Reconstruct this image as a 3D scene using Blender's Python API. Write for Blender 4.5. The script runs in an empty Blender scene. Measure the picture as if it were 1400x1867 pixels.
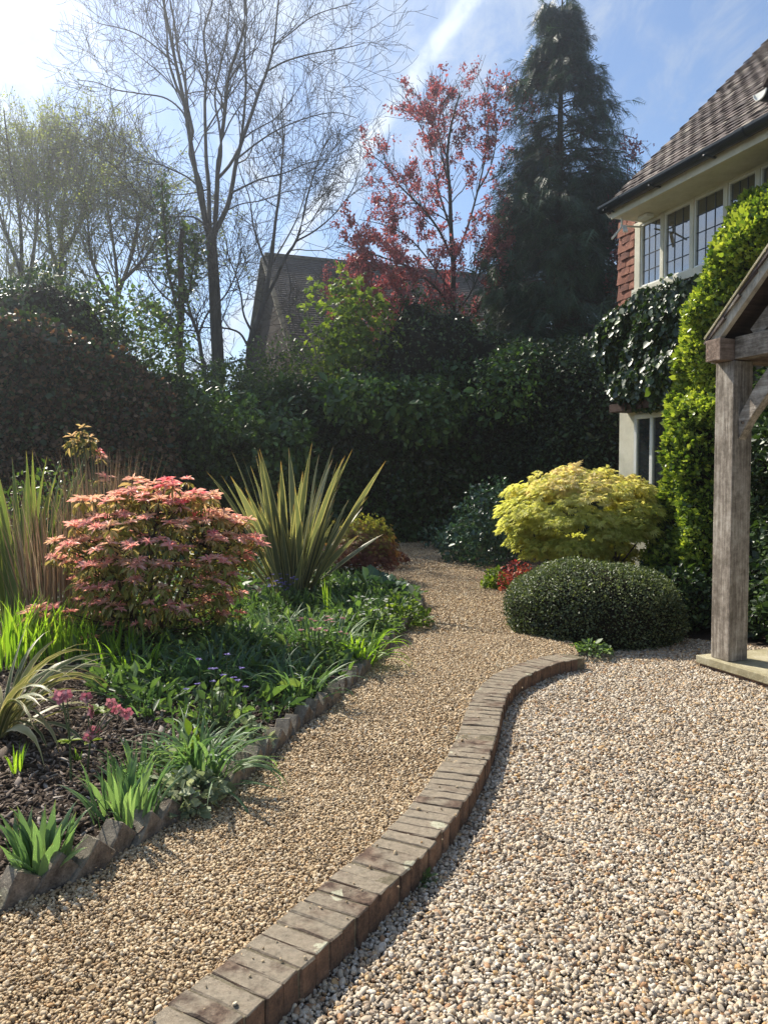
import bpy, bmesh, math, random
import numpy as np
from mathutils import Vector, Matrix, Euler
SC = bpy.context.scene
COL = SC.collection
PI = math.pi
R = math.radians

# ---------------------------------------------------------------- camera
CAM_H = 1.5
PITCH = R(2.4)
FPX = 1403.0            # focal length in pixels of the 1400x1867 photograph
cam_data = bpy.data.cameras.new('camera')
cam_data.sensor_fit = 'VERTICAL'
cam_data.sensor_height = 36.0
cam_data.lens = FPX / 1867.0 * 36.0
cam_data.clip_start = 0.05
cam_data.clip_end = 2000.0
cam = bpy.data.objects.new('camera', cam_data)
cam.location = (0, 0, CAM_H)
cam.rotation_euler = (PI / 2 - PITCH, 0, 0)
COL.objects.link(cam)
SC.camera = cam

# ---------------------------------------------------------------- light
SUN_AZ = R(-43.0)       # measured from +Y, negative = to the left
SUN_EL = R(45.0)
sun_dir = Vector((math.sin(SUN_AZ) * math.cos(SUN_EL), math.cos(SUN_AZ) * math.cos(SUN_EL), math.sin(SUN_EL)))
sl = bpy.data.lights.new('sun', 'SUN')
sl.energy = 3.7
sl.angle = R(0.53)
sl.color = (1.0, 0.925, 0.79)
so = bpy.data.objects.new('sun', sl)
so.rotation_euler = sun_dir.to_track_quat('Z', 'Y').to_euler()
so.location = (-8, 10, 14)
COL.objects.link(so)
SC.view_settings.view_transform = 'Standard'
SC.view_settings.look = 'None'
SC.view_settings.gamma = 1.0
SC.view_settings.exposure = 1.15
SC.view_settings.use_curve_mapping = False
SC.render.engine = 'CYCLES'
SC.cycles.max_bounces = 6
SC.cycles.diffuse_bounces = 3
SC.cycles.glossy_bounces = 3
SC.cycles.transmission_bounces = 4
SC.cycles.transparent_max_bounces = 6
SC.cycles.sample_clamp_indirect = 6.0
SC.cycles.use_denoising = True


def ray(x, y):
    a = (x - 700.0) / FPX
    b = (933.5 - y) / FPX
    return Vector((a, math.cos(PITCH) + b * math.sin(PITCH), -math.sin(PITCH) + b * math.cos(PITCH)))


def gp(x, y, z=0.0):
    d = ray(x, y)
    t = (z - CAM_H) / d.z
    return Vector((d.x * t, d.y * t, z))


def at(x, y, Y):
    d = ray(x, y)
    t = Y / d.y
    return Vector((d.x * t, Y, CAM_H + d.z * t))


# ---------------------------------------------------------------- sky
world = bpy.data.worlds.new('World')
SC.world = world
world.use_nodes = True
nt = world.node_tree
nt.nodes.clear()


class NT:
    """small helper for writing node trees"""
    def __init__(s, tree):
        s.t = tree

    def n(s, typ, **kw):
        nd = s.t.nodes.new(typ)
        for k, v in kw.items():
            if k == 'inp':
                for kk, vv in v.items():
                    if hasattr(vv, 'is_output') or isinstance(vv, bpy.types.NodeSocket):
                        s.t.links.new(vv, nd.inputs[kk])
                    else:
                        nd.inputs[kk].default_value = vv
            else:
                setattr(nd, k, v)
        return nd

    def math(s, op, a, b=None, c=None, clamp=False):
        nd = s.t.nodes.new('ShaderNodeMath')
        nd.operation = op
        nd.use_clamp = clamp
        for i, v in enumerate((a, b, c)):
            if v is None:
                continue
            if isinstance(v, bpy.types.NodeSocket):
                s.t.links.new(v, nd.inputs[i])
            else:
                nd.inputs[i].default_value = v
        return nd.outputs[0]

    def vmath(s, op, a, b=None):
        nd = s.t.nodes.new('ShaderNodeVectorMath')
        nd.operation = op
        for i, v in enumerate((a, b)):
            if v is None:
                continue
            if isinstance(v, bpy.types.NodeSocket):
                s.t.links.new(v, nd.inputs[i])
            else:
                nd.inputs[i].default_value = v
        return nd.outputs['Value'] if op == 'DOT_PRODUCT' else nd.outputs['Vector']

    def noise(s, vec, scale, detail=5, rough=0.55, dist=0.0):
        nd = s.t.nodes.new('ShaderNodeTexNoise')
        nd.inputs['Scale'].default_value = scale
        nd.inputs['Detail'].default_value = detail
        nd.inputs['Roughness'].default_value = rough
        nd.inputs['Distortion'].default_value = dist
        if vec is not None:
            s.t.links.new(vec, nd.inputs['Vector'])
        return nd.outputs['Fac']

    def ramp(s, fac, stops, interp='LINEAR'):
        nd = s.t.nodes.new('ShaderNodeValToRGB')
        cr = nd.color_ramp
        cr.interpolation = interp
        while len(cr.elements) < len(stops):
            cr.elements.new(0.5)
        while len(cr.elements) > len(stops):
            cr.elements.remove(cr.elements[-1])
        for e, (p, c) in zip(cr.elements, stops):
            e.position = p
            e.color = (c[0], c[1], c[2], 1) if hasattr(c, '__len__') else (c, c, c, 1)
        if fac is not None:
            s.t.links.new(fac, nd.inputs['Fac'])
        return nd.outputs['Color']

    def mix(s, fac, a, b, mode='MIX'):
        nd = s.t.nodes.new('ShaderNodeMix')
        nd.data_type = 'RGBA'
        nd.blend_type = mode
        nd.clamp_factor = True
        for k, v in ((0, fac), (6, a), (7, b)):
            if isinstance(v, bpy.types.NodeSocket):
                s.t.links.new(v, nd.inputs[k])
            elif hasattr(v, '__len__'):
                nd.inputs[k].default_value = (v[0], v[1], v[2], 1)
            else:
                nd.inputs[k].default_value = v
        return nd.outputs[2]

    def smooth(s, v, a, b):
        nd = s.t.nodes.new('ShaderNodeMapRange')
        nd.interpolation_type = 'SMOOTHSTEP'
        s.t.links.new(v, nd.inputs[0])
        nd.inputs[1].default_value = a
        nd.inputs[2].default_value = b
        return nd.outputs[0]

    def link(s, a, b):
        s.t.links.new(a, b)


w = NT(nt)
sky = w.n('ShaderNodeTexSky', sky_type='NISHITA')
sky.sun_disc = False
sky.sun_elevation = SUN_EL
sky.sun_rotation = SUN_AZ
sky.altitude = 60
sky.air_density = 1.0
sky.dust_density = 0.6
sky.ozone_density = 3.0
tc = w.n('ShaderNodeTexCoord').outputs['Generated']
dirv = w.vmath('NORMALIZE', tc)
sep = w.n('ShaderNodeSeparateXYZ', inp={0: dirv})
# a flat cloud layer: the view direction is projected on a plane overhead
zz = w.math('ADD', w.math('MAXIMUM', sep.outputs['Z'], 0.0), 0.14)
cx = w.math('DIVIDE', sep.outputs['X'], zz)
cy = w.math('DIVIDE', sep.outputs['Y'], zz)
cvec = w.n('ShaderNodeCombineXYZ', inp={0: cx, 1: cy, 2: 0.0}).outputs[0]
mp = w.n('ShaderNodeMapping', inp={'Vector': cvec})
mp.inputs['Rotation'].default_value = (0, 0, R(-25))
mp.inputs['Scale'].default_value = (2.3, 0.8, 1)
mp.inputs['Location'].default_value = (3.1, 1.7, 0)
n1 = w.noise(mp.outputs[0], 0.9, 8, 0.58, 0.35)
n2 = w.noise(mp.outputs[0], 3.2, 10, 0.70, 1.1)
veil = w.smooth(w.math('ADD', w.math('MULTIPLY', n1, 0.62), w.math('MULTIPLY', n2, 0.38)), 0.44, 0.64)
# thin ice cloud that is thicker towards the sun's side
sdot = w.vmath('DOT_PRODUCT', dirv, tuple(sun_dir))
toward = w.smooth(sdot, 0.35, 0.99)
m = w.math('MULTIPLY', veil, w.math('MULTIPLY_ADD', toward, 0.28, 0.70), clamp=True)
# contrail: a band round the great circle through two directions
d1 = ray(905, -60).normalized()
d2 = ray(650, 290).normalized()
nn = d1.cross(d2).normalized()
along = (d2 - d1).normalized()
wob = w.math('MULTIPLY', w.math('SUBTRACT', w.noise(dirv, 9, 6, 0.6), 0.5), 0.022)
dist = w.math('ABSOLUTE', w.math('ADD', w.vmath('DOT_PRODUCT', dirv, tuple(nn)), wob))
tr = w.math('SUBTRACT', 1.0, w.smooth(dist, 0.003, 0.022))
front = w.smooth(w.vmath('DOT_PRODUCT', dirv, tuple(((d1 + d2) / 2).normalized())), 0.80, 0.93)
tr = w.math('MULTIPLY', w.math('MULTIPLY', tr, front), w.smooth(w.noise(dirv, 22, 6, 0.6), 0.10, 0.58))
m = w.math('MAXIMUM', m, w.math('MULTIPLY', tr, 1.0))
lp = w.math('POWER', w.math('MAXIMUM', sdot, 0.0), 5.0)
cl_strength = w.math('ADD', w.math('MULTIPLY_ADD', lp, 0.42, 0.34), w.math('MULTIPLY', tr, 0.12))
bg1 = w.n('ShaderNodeBackground', inp={'Color': sky.outputs[0], 'Strength': 0.080})
bg2 = w.n('ShaderNodeBackground', inp={'Color': (0.78, 0.87, 1.0, 1), 'Strength': cl_strength})
mx = w.n('ShaderNodeMixShader', inp={0: m, 1: bg1.outputs[0], 2: bg2.outputs[0]})
ow = w.n('ShaderNodeOutputWorld', inp={0: mx.outputs[0]})

# ---------------------------------------------------------------- helpers
def link(o, parent=None):
    COL.objects.link(o)
    if parent is not None:
        o.parent = parent
    return o


def thing(name, label, cat, loc=(0, 0, 0), rz=0.0, group=None):
    o = bpy.data.objects.new(name, None)
    o.empty_display_size = 0.2
    o.location = loc
    o.rotation_euler = (0, 0, rz)
    COL.objects.link(o)
    o['label'] = label
    o['category'] = cat
    if group:
        o['group'] = group
    return o


def tag(o, label, cat, group=None):
    o['label'] = label
    o['category'] = cat
    if group:
        o['group'] = group
    return o


def mesh_np(name, V, F, mat=None, smooth=False, attrs=None):
    """V (n,3) array, F (m,k) array -> mesh"""
    V = np.asarray(V, dtype=np.float32)
    F = np.asarray(F, dtype=np.int32)
    me = bpy.data.meshes.new(name)
    me.vertices.add(len(V))
    me.vertices.foreach_set('co', V.ravel())
    m, k = F.shape
    me.loops.add(m * k)
    me.loops.foreach_set('vertex_index', F.ravel())
    me.polygons.add(m)
    me.polygons.foreach_set('loop_start', np.arange(0, m * k, k, dtype=np.int32))
    me.polygons.foreach_set('loop_total', np.full(m, k, dtype=np.int32))
    if smooth:
        me.polygons.foreach_set('use_smooth', np.ones(m, dtype=bool))
    if attrs:
        for an, av in attrs.items():
            av = np.asarray(av, dtype=np.float32)
            a = me.attributes.new(an, 'FLOAT', 'POINT')
            a.data.foreach_set('value', av)
    me.update(calc_edges=True)
    me.validate()
    if mat:
        me.materials.append(mat)
    return me


def obj(name, me, parent=None, loc=None):
    o = bpy.data.objects.new(name, me)
    if loc is not None:
        o.location = loc
    return link(o, parent)


class MB:
    """collects simple solids into one mesh"""
    def __init__(s):
        s.v = []
        s.f = []

    def add(s, vs, fs):
        b = len(s.v)
        s.v += [tuple(v) for v in vs]
        s.f += [tuple(i + b for i in f) for f in fs]
        return s

    def box(s, a, b, M=None):
        x0, y0, z0 = a
        x1, y1, z1 = b
        vs = [Vector(p) for p in ((x0, y0, z0), (x1, y0, z0), (x1, y1, z0), (x0, y1, z0), (x0, y0, z1), (x1, y0, z1), (x1, y1, z1), (x0, y1, z1))]
        if M is not None:
            vs = [M @ v for v in vs]
        return s.add(vs, [(0, 3, 2, 1), (4, 5, 6, 7), (0, 1, 5, 4), (1, 2, 6, 5), (2, 3, 7, 6), (3, 0, 4, 7)])

    def beam(s, p, q, wd, ht, up=(0, 0, 1)):
        """rectangular bar from p to q"""
        p = Vector(p)
        q = Vector(q)
        d = (q - p).normalized()
        side = d.cross(Vector(up))
        if side.length < 1e-4:
            side = d.cross(Vector((0, 1, 0)))
        side.normalize()
        u = side.cross(d).normalized()
        vs = []
        for c in (p, q):
            for a, b in ((-1, -1), (1, -1), (1, 1), (-1, 1)):
                vs.append(c + side * a * wd / 2 + u * b * ht / 2)
        return s.add(vs, [(3, 2, 1, 0), (4, 5, 6, 7), (0, 1, 5, 4), (1, 2, 6, 5), (2, 3, 7, 6), (3, 0, 4, 7)])

    def prism(s, poly, d):
        """poly: list of 3D points, extruded by vector d"""
        n = len(poly)
        d = Vector(d)
        vs = [Vector(p) for p in poly] + [Vector(p) + d for p in poly]
        fs = [tuple(range(n))[::-1], tuple(range(n, 2 * n))]
        fs += [(i, (i + 1) % n, n + (i + 1) % n, n + i) for i in range(n)]
        return s.add(vs, fs)

    def build(s, name, mat, parent=None, bevel=0.0, smooth=False, loc=None):
        me = bpy.data.meshes.new(name)
        me.from_pydata([tuple(v) for v in s.v], [], s.f)
        if mat:
            me.materials.append(mat)
        bm = bmesh.new()
        bm.from_mesh(me)
        bmesh.ops.recalc_face_normals(bm, faces=bm.faces)
        if bevel > 0:
            bmesh.ops.bevel(bm, geom=list(bm.edges), offset=bevel, segments=2, affect='EDGES', profile=0.6)
        bm.to_mesh(me)
        bm.free()
        if smooth:
            me.polygons.foreach_set('use_smooth', np.ones(len(me.polygons), dtype=bool))
        me.update()
        return obj(name, me, parent, loc)


def nrmz(a):
    return a / np.maximum(np.linalg.norm(a, axis=-1, keepdims=True), 1e-9)


def frames(ydir, nrm):
    y = nrmz(np.asarray(ydir, float))
    z = np.asarray(nrm, float)
    z = z - (z * y).sum(-1, keepdims=True) * y
    z = nrmz(z)
    x = np.cross(y, z)
    return np.stack([x, y, z], axis=-1)      # columns


# leaf shapes: x across, y along, z up; unit length
def t_diamond(w=0.3, f=0.08, droop=0.05):
    return (np.array([(0, 0, 0), (w, .45, f), (0, 1, -droop), (-w, .45, f)]), np.array([(0, 1, 2), (0, 2, 3)]))


def t_oval(w=0.25, f=0.06, droop=0.1):
    return (np.array([(0, 0, 0), (w * .85, .28, f), (w, .62, f * .6), (0, 1, -droop), (-w, .62, f * .6), (-w * .85, .28, f)]),
            np.array([(0, 1, 2, 3), (0, 3, 4, 5)]))


def t_palm(lobes=5, spread=1.9, w=0.13, droop=0.12):
    v = []
    f = []
    for i in range(lobes):
        a = (i - (lobes - 1) / 2) * spread / (lobes - 1)
        L = 1.0 - 0.28 * abs(a)
        c, s = math.cos(a), math.sin(a)
        b = len(v)
        for (px, py, pz) in ((0, 0, 0), (w, .5, .03), (0, 1, -droop), (-w, .5, .03)):
            px *= 1
            py *= L
            v.append((px * c + py * s, -px * s + py * c, pz))
        f += [(b, b + 1, b + 2), (b, b + 2, b + 3)]
    return np.array(v), np.array(f)


def t_spray(n=5, w=0.16, droop=0.25):
    """feathery conifer spray"""
    v = []
    f = []
    rr = random.Random(4)
    for i in range(n):
        t = i / n
        for sgn in (-1, 1):
            a = sgn * (0.65 + 0.2 * rr.random())
            L = 0.5 * (1 - t * 0.75)
            bx, by, bz = 0, t * 0.9, -droop * t * t
            tx, ty, tz = L * math.sin(a), by + L * math.cos(a) * 0.9, bz - droop * 0.5 * L
            b = len(v)
            v += [(bx, by, bz), ((bx + tx) / 2 + .05, (by + ty) / 2, (bz + tz) / 2), (tx, ty, tz)]
            f += [(b, b + 1, b + 2)]
    b = len(v)
    v += [(-.04, 0, 0), (.04, 0, 0), (0, 1, -droop)]
    f += [(b, b + 1, b + 2)]
    return np.array(v), np.array(f)


def scatter_mesh(name, pos, ydir, nrm, size, tmpl, mat, tint=None, smooth=False):
    V, F = tmpl
    pos = np.asarray(pos, float)
    n = len(pos)
    Fm = frames(ydir, nrm)
    size = np.broadcast_to(np.asarray(size, float), (n,))
    P = np.einsum('nij,kj->nki', Fm, V) * size[:, None, None] + pos[:, None, :]
    k = len(V)
    FF = (F[None] + (np.arange(n) * k)[:, None, None]).reshape(-1, F.shape[1])
    if tint is None:
        tint = RNG.random(n)
    at_ = {'tint': np.repeat(np.asarray(tint, float), k)}
    return mesh_np(name, P.reshape(-1, 3), FF, mat, smooth, at_)


def tubes_mesh(name, P, Rd, mat, sides=4, smooth=True):
    """P (B,n,3) polylines, Rd (B,n) radii -> tubes"""
    if not isinstance(P, (list, tuple)):
        P = [P]
        Rd = [Rd]
    allV = []
    allF = []
    off = 0
    for p, r in zip(P, Rd):
        p = np.asarray(p, float)
        r = np.asarray(r, float)
        B, n, _ = p.shape
        t = np.gradient(p, axis=1)
        t = nrmz(t)
        ref = np.where(np.abs(t[..., 2:3]) > 0.9, np.array([1.0, 0, 0]), np.array([0, 0, 1.0]))
        a = nrmz(np.cross(t, ref))
        b = np.cross(t, a)
        ang = np.arange(sides) * 2 * PI / sides
        ring = a[:, :, None, :] * np.cos(ang)[None, None, :, None] + b[:, :, None, :] * np.sin(ang)[None, None, :, None]
        V = p[:, :, None, :] + ring * r[:, :, None, None]
        idx = np.arange(B * n * sides).reshape(B, n, sides)
        i2 = np.roll(idx, -1, axis=2)
        F = np.stack([idx[:, :-1], i2[:, :-1], i2[:, 1:], idx[:, 1:]], axis=-1).reshape(-1, 4)
        allV.append(V.reshape(-1, 3))
        allF.append(F + off)
        off += B * n * sides
    return mesh_np(name, np.concatenate(allV), np.concatenate(allF), mat, smooth)


def resample(pts, n):
    pts = np.array([tuple(p) for p in pts], float)
    # catmull-rom then arc length
    P = np.vstack([2 * pts[0] - pts[1], pts, 2 * pts[-1] - pts[-2]])
    out = []
    for i in range(1, len(P) - 2):
        for t in np.linspace(0, 1, 12, endpoint=False):
            a, b, c, d = P[i - 1], P[i], P[i + 1], P[i + 2]
            out.append(0.5 * ((2 * b) + (-a + c) * t + (2 * a - 5 * b + 4 * c - d) * t * t + (-a + 3 * b - 3 * c + d) * t ** 3))
    out.append(pts[-1])
    out = np.array(out)
    s = np.concatenate([[0], np.cumsum(np.linalg.norm(np.diff(out, axis=0), axis=1))])
    tt = np.linspace(0, s[-1], n)
    return np.stack([np.interp(tt, s, out[:, k]) for k in range(out.shape[1])], axis=1), s[-1]


def grow(rng, P, Rd, k, t0=0.25, t1=0.98, length=1.0, lvar=0.4, ang=0.8, avar=0.25, npts=6, wig=0.12, up=0.05, rs=0.6, tip=0.2, taper_len=0.6, flat=0.0):
    """children for each polyline of P"""
    B, n, _ = P.shape
    t = t0 + (t1 - t0) * (rng.random((B, k)) * 0.6 + 0.4 * (np.arange(k)[None] + rng.random((B, k))) / k)
    f = t * (n - 1)
    i = np.minimum(f.astype(int), n - 2)
    fr = (f - i)[..., None]
    bi = np.arange(B)[:, None]
    pos = P[bi, i] * (1 - fr) + P[bi, i + 1] * fr
    tan = nrmz(P[bi, i + 1] - P[bi, i])
    r0 = Rd[bi, i] * (1 - fr[..., 0]) + Rd[bi, i + 1] * fr[..., 0]
    pos = pos.reshape(-1, 3)
    tan = tan.reshape(-1, 3)
    r0 = r0.reshape(-1) * rs
    tt = t.reshape(-1)
    N = len(pos)
    rv = rng.normal(size=(N, 3))
    rv[:, 2] *= (1 - flat)
    perp = nrmz(rv - (rv * tan).sum(-1, keepdims=True) * tan)
    a = ang + rng.normal(size=(N, 1)) * avar
    d = nrmz(tan * np.cos(a) + perp * np.sin(a))
    L = length * (1 - taper_len * tt) * (1 - lvar + 2 * lvar * rng.random(N))
    seg = (L / (npts - 1))[:, None]
    out = np.zeros((N, npts, 3))
    out[:, 0] = pos
    for j in range(1, npts):
        d = nrmz(d + rng.normal(size=(N, 3)) * wig + np.array([0, 0, up]))
        out[:, j] = out[:, j - 1] + d * seg
    rad = r0[:, None] * np.linspace(1, tip, npts)[None]
    return out, rad


def lump(p, seed, f=1.0, oct=3):
    r = np.random.default_rng(seed)
    s = np.zeros(len(p))
    a = 1.0
    for o in range(oct):
        for _ in range(5):
            k = r.normal(size=3) * f * (2 ** o) * 1.6
            s += a * np.sin(p @ k + r.random() * 6.28) / 5
        a *= 0.55
    return s


def blade_pts(rng, base, az, lean, length, droop, n=8, lateral=0.0):
    """curved strap leaves; arrays in, (B,n,3) and side vectors out"""
    B = len(base)
    seg = np.asarray(length)[:, None] / (n - 1)
    th = np.asarray(lean, float).copy()
    azz = np.asarray(az, float).copy()
    out = np.zeros((B, n, 3))
    side = np.zeros((B, n, 3))
    out[:, 0] = base
    for j in range(n):
        side[:, j] = np.stack([-np.sin(azz), np.cos(azz), np.zeros(B)], -1)
        if j < n - 1:
            h = np.sin(th)
            d = np.stack([np.cos(azz) * h, np.sin(azz) * h, np.cos(th)], -1)
            out[:, j + 1] = out[:, j] + d * seg
            th = th + np.asarray(droop) * (0.4 + 1.2 * j / n) / n * 2
            azz = azz + lateral * rng.normal(size=B) / n
    return out, side


def blades_mesh(name, P, S, width, mat, tint, prof=None, fold=0.3, twist=None):
    """V-folded strips: 3 verts across"""
    B, n, _ = P.shape
    t = np.linspace(0, 1, n)
    if prof is None:
        prof = np.minimum(1, 0.55 + 1.6 * t) * np.sqrt(np.maximum(1 - t ** 3, 0.0))
        prof = prof * np.where(t > 0.65, (1 - (t - 0.65) / 0.35) ** 0.8, 1)
        prof[-1] = 0.03
    tan = nrmz(np.gradient(P, axis=1))
    S = nrmz(S - (S * tan).sum(-1, keepdims=True) * tan)
    up = np.cross(S, tan)
    if twist is not None:
        an = twist[:, None, None] * t[None, :, None]
        S, up = S * np.cos(an) + up * np.sin(an), up * np.cos(an) - S * np.sin(an)
    wd = (np.asarray(width)[:, None] * prof[None])[..., None] * 0.5
    L = P - S * wd + up * wd * fold
    Rr = P + S * wd + up * wd * fold
    V = np.stack([L, P, Rr], axis=2)      # B,n,3,3
    idx = np.arange(B * n * 3).reshape(B, n, 3)
    q1 = np.stack([idx[:, :-1, 0], idx[:, :-1, 1], idx[:, 1:, 1], idx[:, 1:, 0]], -1)
    q2 = np.stack([idx[:, :-1, 1], idx[:, :-1, 2], idx[:, 1:, 2], idx[:, 1:, 1]], -1)
    F = np.concatenate([q1, q2], axis=1).reshape(-1, 4)
    ac = np.tile(np.array([1.0, 0.0, 1.0]), B * n)
    al = np.repeat(np.tile(t, B), 3)
    tn = np.repeat(np.asarray(tint), n * 3)
    return mesh_np(name, V.reshape(-1, 3), F, mat, True, {'tint': tn, 'across': ac, 'along': al})


RNG = np.random.default_rng(7)


# ---------------------------------------------------------------- materials
def new_mat(name):
    m = bpy.data.materials.new(name)
    m.use_nodes = True
    m.node_tree.nodes.clear()
    return m, NT(m.node_tree)


def finish(t, bsdf):
    t.n('ShaderNodeOutputMaterial', inp={0: bsdf})


def pmat(name, stops, scale=6.0, rough=0.8, bump=0.3, bscale=60.0, spec=0.25, stretch=None, world=False, rnd=0.0, bdist=0.01, metallic=0.0, fine=0.35):
    """noise-mottled surface; stretch = per-axis scale for grain"""
    m, t = new_mat(name)
    c = t.n('ShaderNodeTexCoord').outputs['Object']
    if world:
        c = t.n('ShaderNodeNewGeometry').outputs['Position']
    if stretch:
        mpn = t.n('ShaderNodeMapping', inp={'Vector': c})
        mpn.inputs['Scale'].default_value = stretch
        c = mpn.outputs[0]
    if rnd:
        oi = t.n('ShaderNodeObjectInfo').outputs['Random']
        c2 = t.n('ShaderNodeCombineXYZ', inp={0: t.math('MULTIPLY', oi, 37.0), 1: t.math('MULTIPLY', oi, 91.0), 2: 0.0}).outputs[0]
        c = t.vmath('ADD', c, c2)
    n = t.noise(c, scale, 6, 0.6)
    nf = t.noise(c, scale * 7, 5, 0.7)
    fac = t.math('ADD', t.math('MULTIPLY', n, 1 - fine), t.math('MULTIPLY', nf, fine))
    fac = t.smooth(fac, 0.25, 0.75)
    if rnd:
        fac = t.math('ADD', fac, t.math('MULTIPLY', t.math('SUBTRACT', oi, 0.5), rnd), clamp=True)
    col = t.ramp(fac, stops)
    b = t.n('ShaderNodeBump', inp={'Strength': bump, 'Distance': bdist, 'Height': t.noise(c, bscale, 6, 0.7)})
    p = t.n('ShaderNodeBsdfPrincipled', inp={'Base Color': col, 'Roughness': rough, 'Normal': b.outputs[0], 'Specular IOR Level': spec, 'Metallic': metallic})
    finish(t, p.outputs[0])
    return m


def leafmat(name, stops, rough=0.45, trans=0.35, spec=0.5, tmul=(1.25, 1.35, 0.55), edge=None, tipcol=None):
    """leaf: colour from the per-leaf attribute, part of the light passes through"""
    m, t = new_mat(name)
    a = t.n('ShaderNodeAttribute', attribute_name='tint').outputs['Fac']
    col = t.ramp(a, stops)
    if edge:
        ac = t.n('ShaderNodeAttribute', attribute_name='across').outputs['Fac']
        col = t.mix(t.smooth(ac, edge[1], edge[1] + 0.14), col, edge[0])
    if tipcol:
        al = t.n('ShaderNodeAttribute', attribute_name='along').outputs['Fac']
        col = t.mix(t.smooth(al, tipcol[1], 1.0), col, tipcol[0])
    pc = t.n('ShaderNodeNewGeometry').outputs['Position']
    col = t.mix(t.math('MULTIPLY', t.smooth(t.noise(pc, 14, 3), 0.35, 0.7), 0.35), col, t.mix(1.0, col, (0.72, 0.78, 0.62), 'MULTIPLY'))
    p = t.n('ShaderNodeBsdfPrincipled', inp={'Base Color': col, 'Roughness': rough, 'Specular IOR Level': spec})
    tcn = t.mix(1.0, col, tmul, 'MULTIPLY')
    tb = t.n('ShaderNodeBsdfTranslucent', inp={'Color': tcn})
    ms = t.n('ShaderNodeMixShader', inp={0: trans, 1: p.outputs[0], 2: tb.outputs[0]})
    finish(t, ms.outputs[0])
    return m

# ================================================================ GROUND
PZ = 0.085      # level of the path gravel
BZ = 0.105      # top of the brick border
M_soil = pmat('soil', [(0, (.035, .026, .02)), (.5, (.07, .053, .042)), (1, (.14, .11, .088))], 9, .95, .9, 55, .1, world=True, bdist=.03)
M_sub = pmat('gravel_bed', [(0, (.17, .12, .075)), (.5, (.34, .26, .17)), (1, (.52, .43, .31))], 16, .9, 1.0, 90, .2, world=True, bdist=.02)
M_sub2 = pmat('gravel_bed_drive', [(0, (.14, .115, .09)), (.5, (.3, .26, .21)), (1, (.5, .46, .4))], 16, .9, 1.0, 90, .2, world=True, bdist=.02)
M_turf = pmat('rough_ground', [(0, (.018, .026, .012)), (.5, (.035, .05, .02)), (1, (.07, .07, .035))], 2.5, .95, .8, 25, .1, world=True, bdist=.04)


def setting(o):
    o['kind'] = 'structure'
    return o


def stuff(o, label=None, cat=None):
    o['kind'] = 'stuff'
    if label:
        o['label'] = label
        o['category'] = cat
    return o


g = MB().add([(-400, -60, -.04), (400, -60, -.04), (400, 900, -.04), (-400, 900, -.04)], [(0, 1, 2, 3)]).build('ground', M_turf)
setting(g)

# path edges traced on the photograph, laid on the ground
PL_PX = [(-900, 2300), (-380, 1900), (-60, 1700), (30, 1652), (130, 1612), (215, 1562), (300, 1512), (410, 1452), (480, 1393), (548, 1333), (610, 1285), (660, 1235), (705, 1188), (748, 1143), (770, 1115), (764, 1096), (735, 1078), (700, 1066), (650, 1054)]
BL_PX = [(258, 1864), (383, 1770), (509, 1671), (599, 1593.6), (676, 1536), (734, 1478), (791, 1407), (828, 1343), (852, 1278.6), (884, 1233.6), (939, 1207.9), (991, 1192.8), (1045, 1186), (1085, 1183)]
BR_PX = [(438, 1863.6), (510, 1800), (600, 1724), (671, 1660), (751, 1583), (807, 1522.9), (849, 1465), (881, 1407), (904, 1355.7), (917, 1310.7), (930, 1272), (958, 1240), (1003, 1217.5), (1065, 1200), (1105, 1196)]
pl = [gp(x, y, PZ) for x, y in PL_PX]
bl = [gp(x, y, BZ) for x, y in BL_PX]
br = [gp(x, y, BZ) for x, y in BR_PX]
# run the border on past the bottom of the frame
d = (bl[0] - bl[1]).normalized()
e = (br[0] - br[1]).normalized()
dd = ((d + e) / 2).normalized()
bl = [bl[0] + dd * .8, bl[0] + dd * .4] + bl
br = [br[0] + dd * .8, br[0] + dd * .4] + br
bl_s, _ = resample(bl, 200)
br_s, _ = resample(br, 200)
cen = (bl_s + br_s) / 2
cen_s, cen_len = resample([Vector(c) for c in cen[::8]], 400)
pl_s, _ = resample(pl, 300)


def side_of(curve_pts):
    return curve_pts[:, :2]


# polygons (plan view)
C2 = cen_s[:, :2]
path_right = [tuple(p) for p in C2] + [(1.72, 7.3), (1.42, 8.2), (1.55, 9.5), (1.7, 11.0), (1.9, 13.5), (2.1, 16.5)]
path_left = [tuple(p[:2]) for p in pl_s] + [(-1.1, 12.9), (-3.2, 13.3)]
path_poly = path_right + [(1.2, 17.5), (-1.2, 17.2), (-3.4, 14.8)] + path_left[::-1]
drive_poly = [tuple(p) for p in C2] + [(1.72, 7.3), (2.0, 7.38), (2.6, 7.35), (3.3, 6.9), (5.0, 4.5), (5.0, -1.5), (-1.2, -1.5)]


def pip(P, poly):
    x, y = P[:, 0], P[:, 1]
    ins = np.zeros(len(P), bool)
    n = len(poly)
    j = n - 1
    for i in range(n):
        xi, yi = poly[i]
        xj, yj = poly[j]
        c = ((yi > y) != (yj > y)) & (x < (xj - xi) * (y - yi) / ((yj - yi) or 1e-9) + xi)
        ins ^= c
        j = i
    return ins


def sheet(name, poly, z, mat):
    bm = bmesh.new()
    vs = [bm.verts.new((x, y, z)) for x, y in poly]
    f = bm.faces.new(vs)
    bmesh.ops.triangulate(bm, faces=[f])
    bmesh.ops.recalc_face_normals(bm, faces=bm.faces)
    for ff in bm.faces:
        if ff.normal.z < 0:
            ff.normal_flip()
    me = bpy.data.meshes.new(name)
    bm.to_mesh(me)
    bm.free()
    me.materials.append(mat)
    return setting(obj(name, me))


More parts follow.
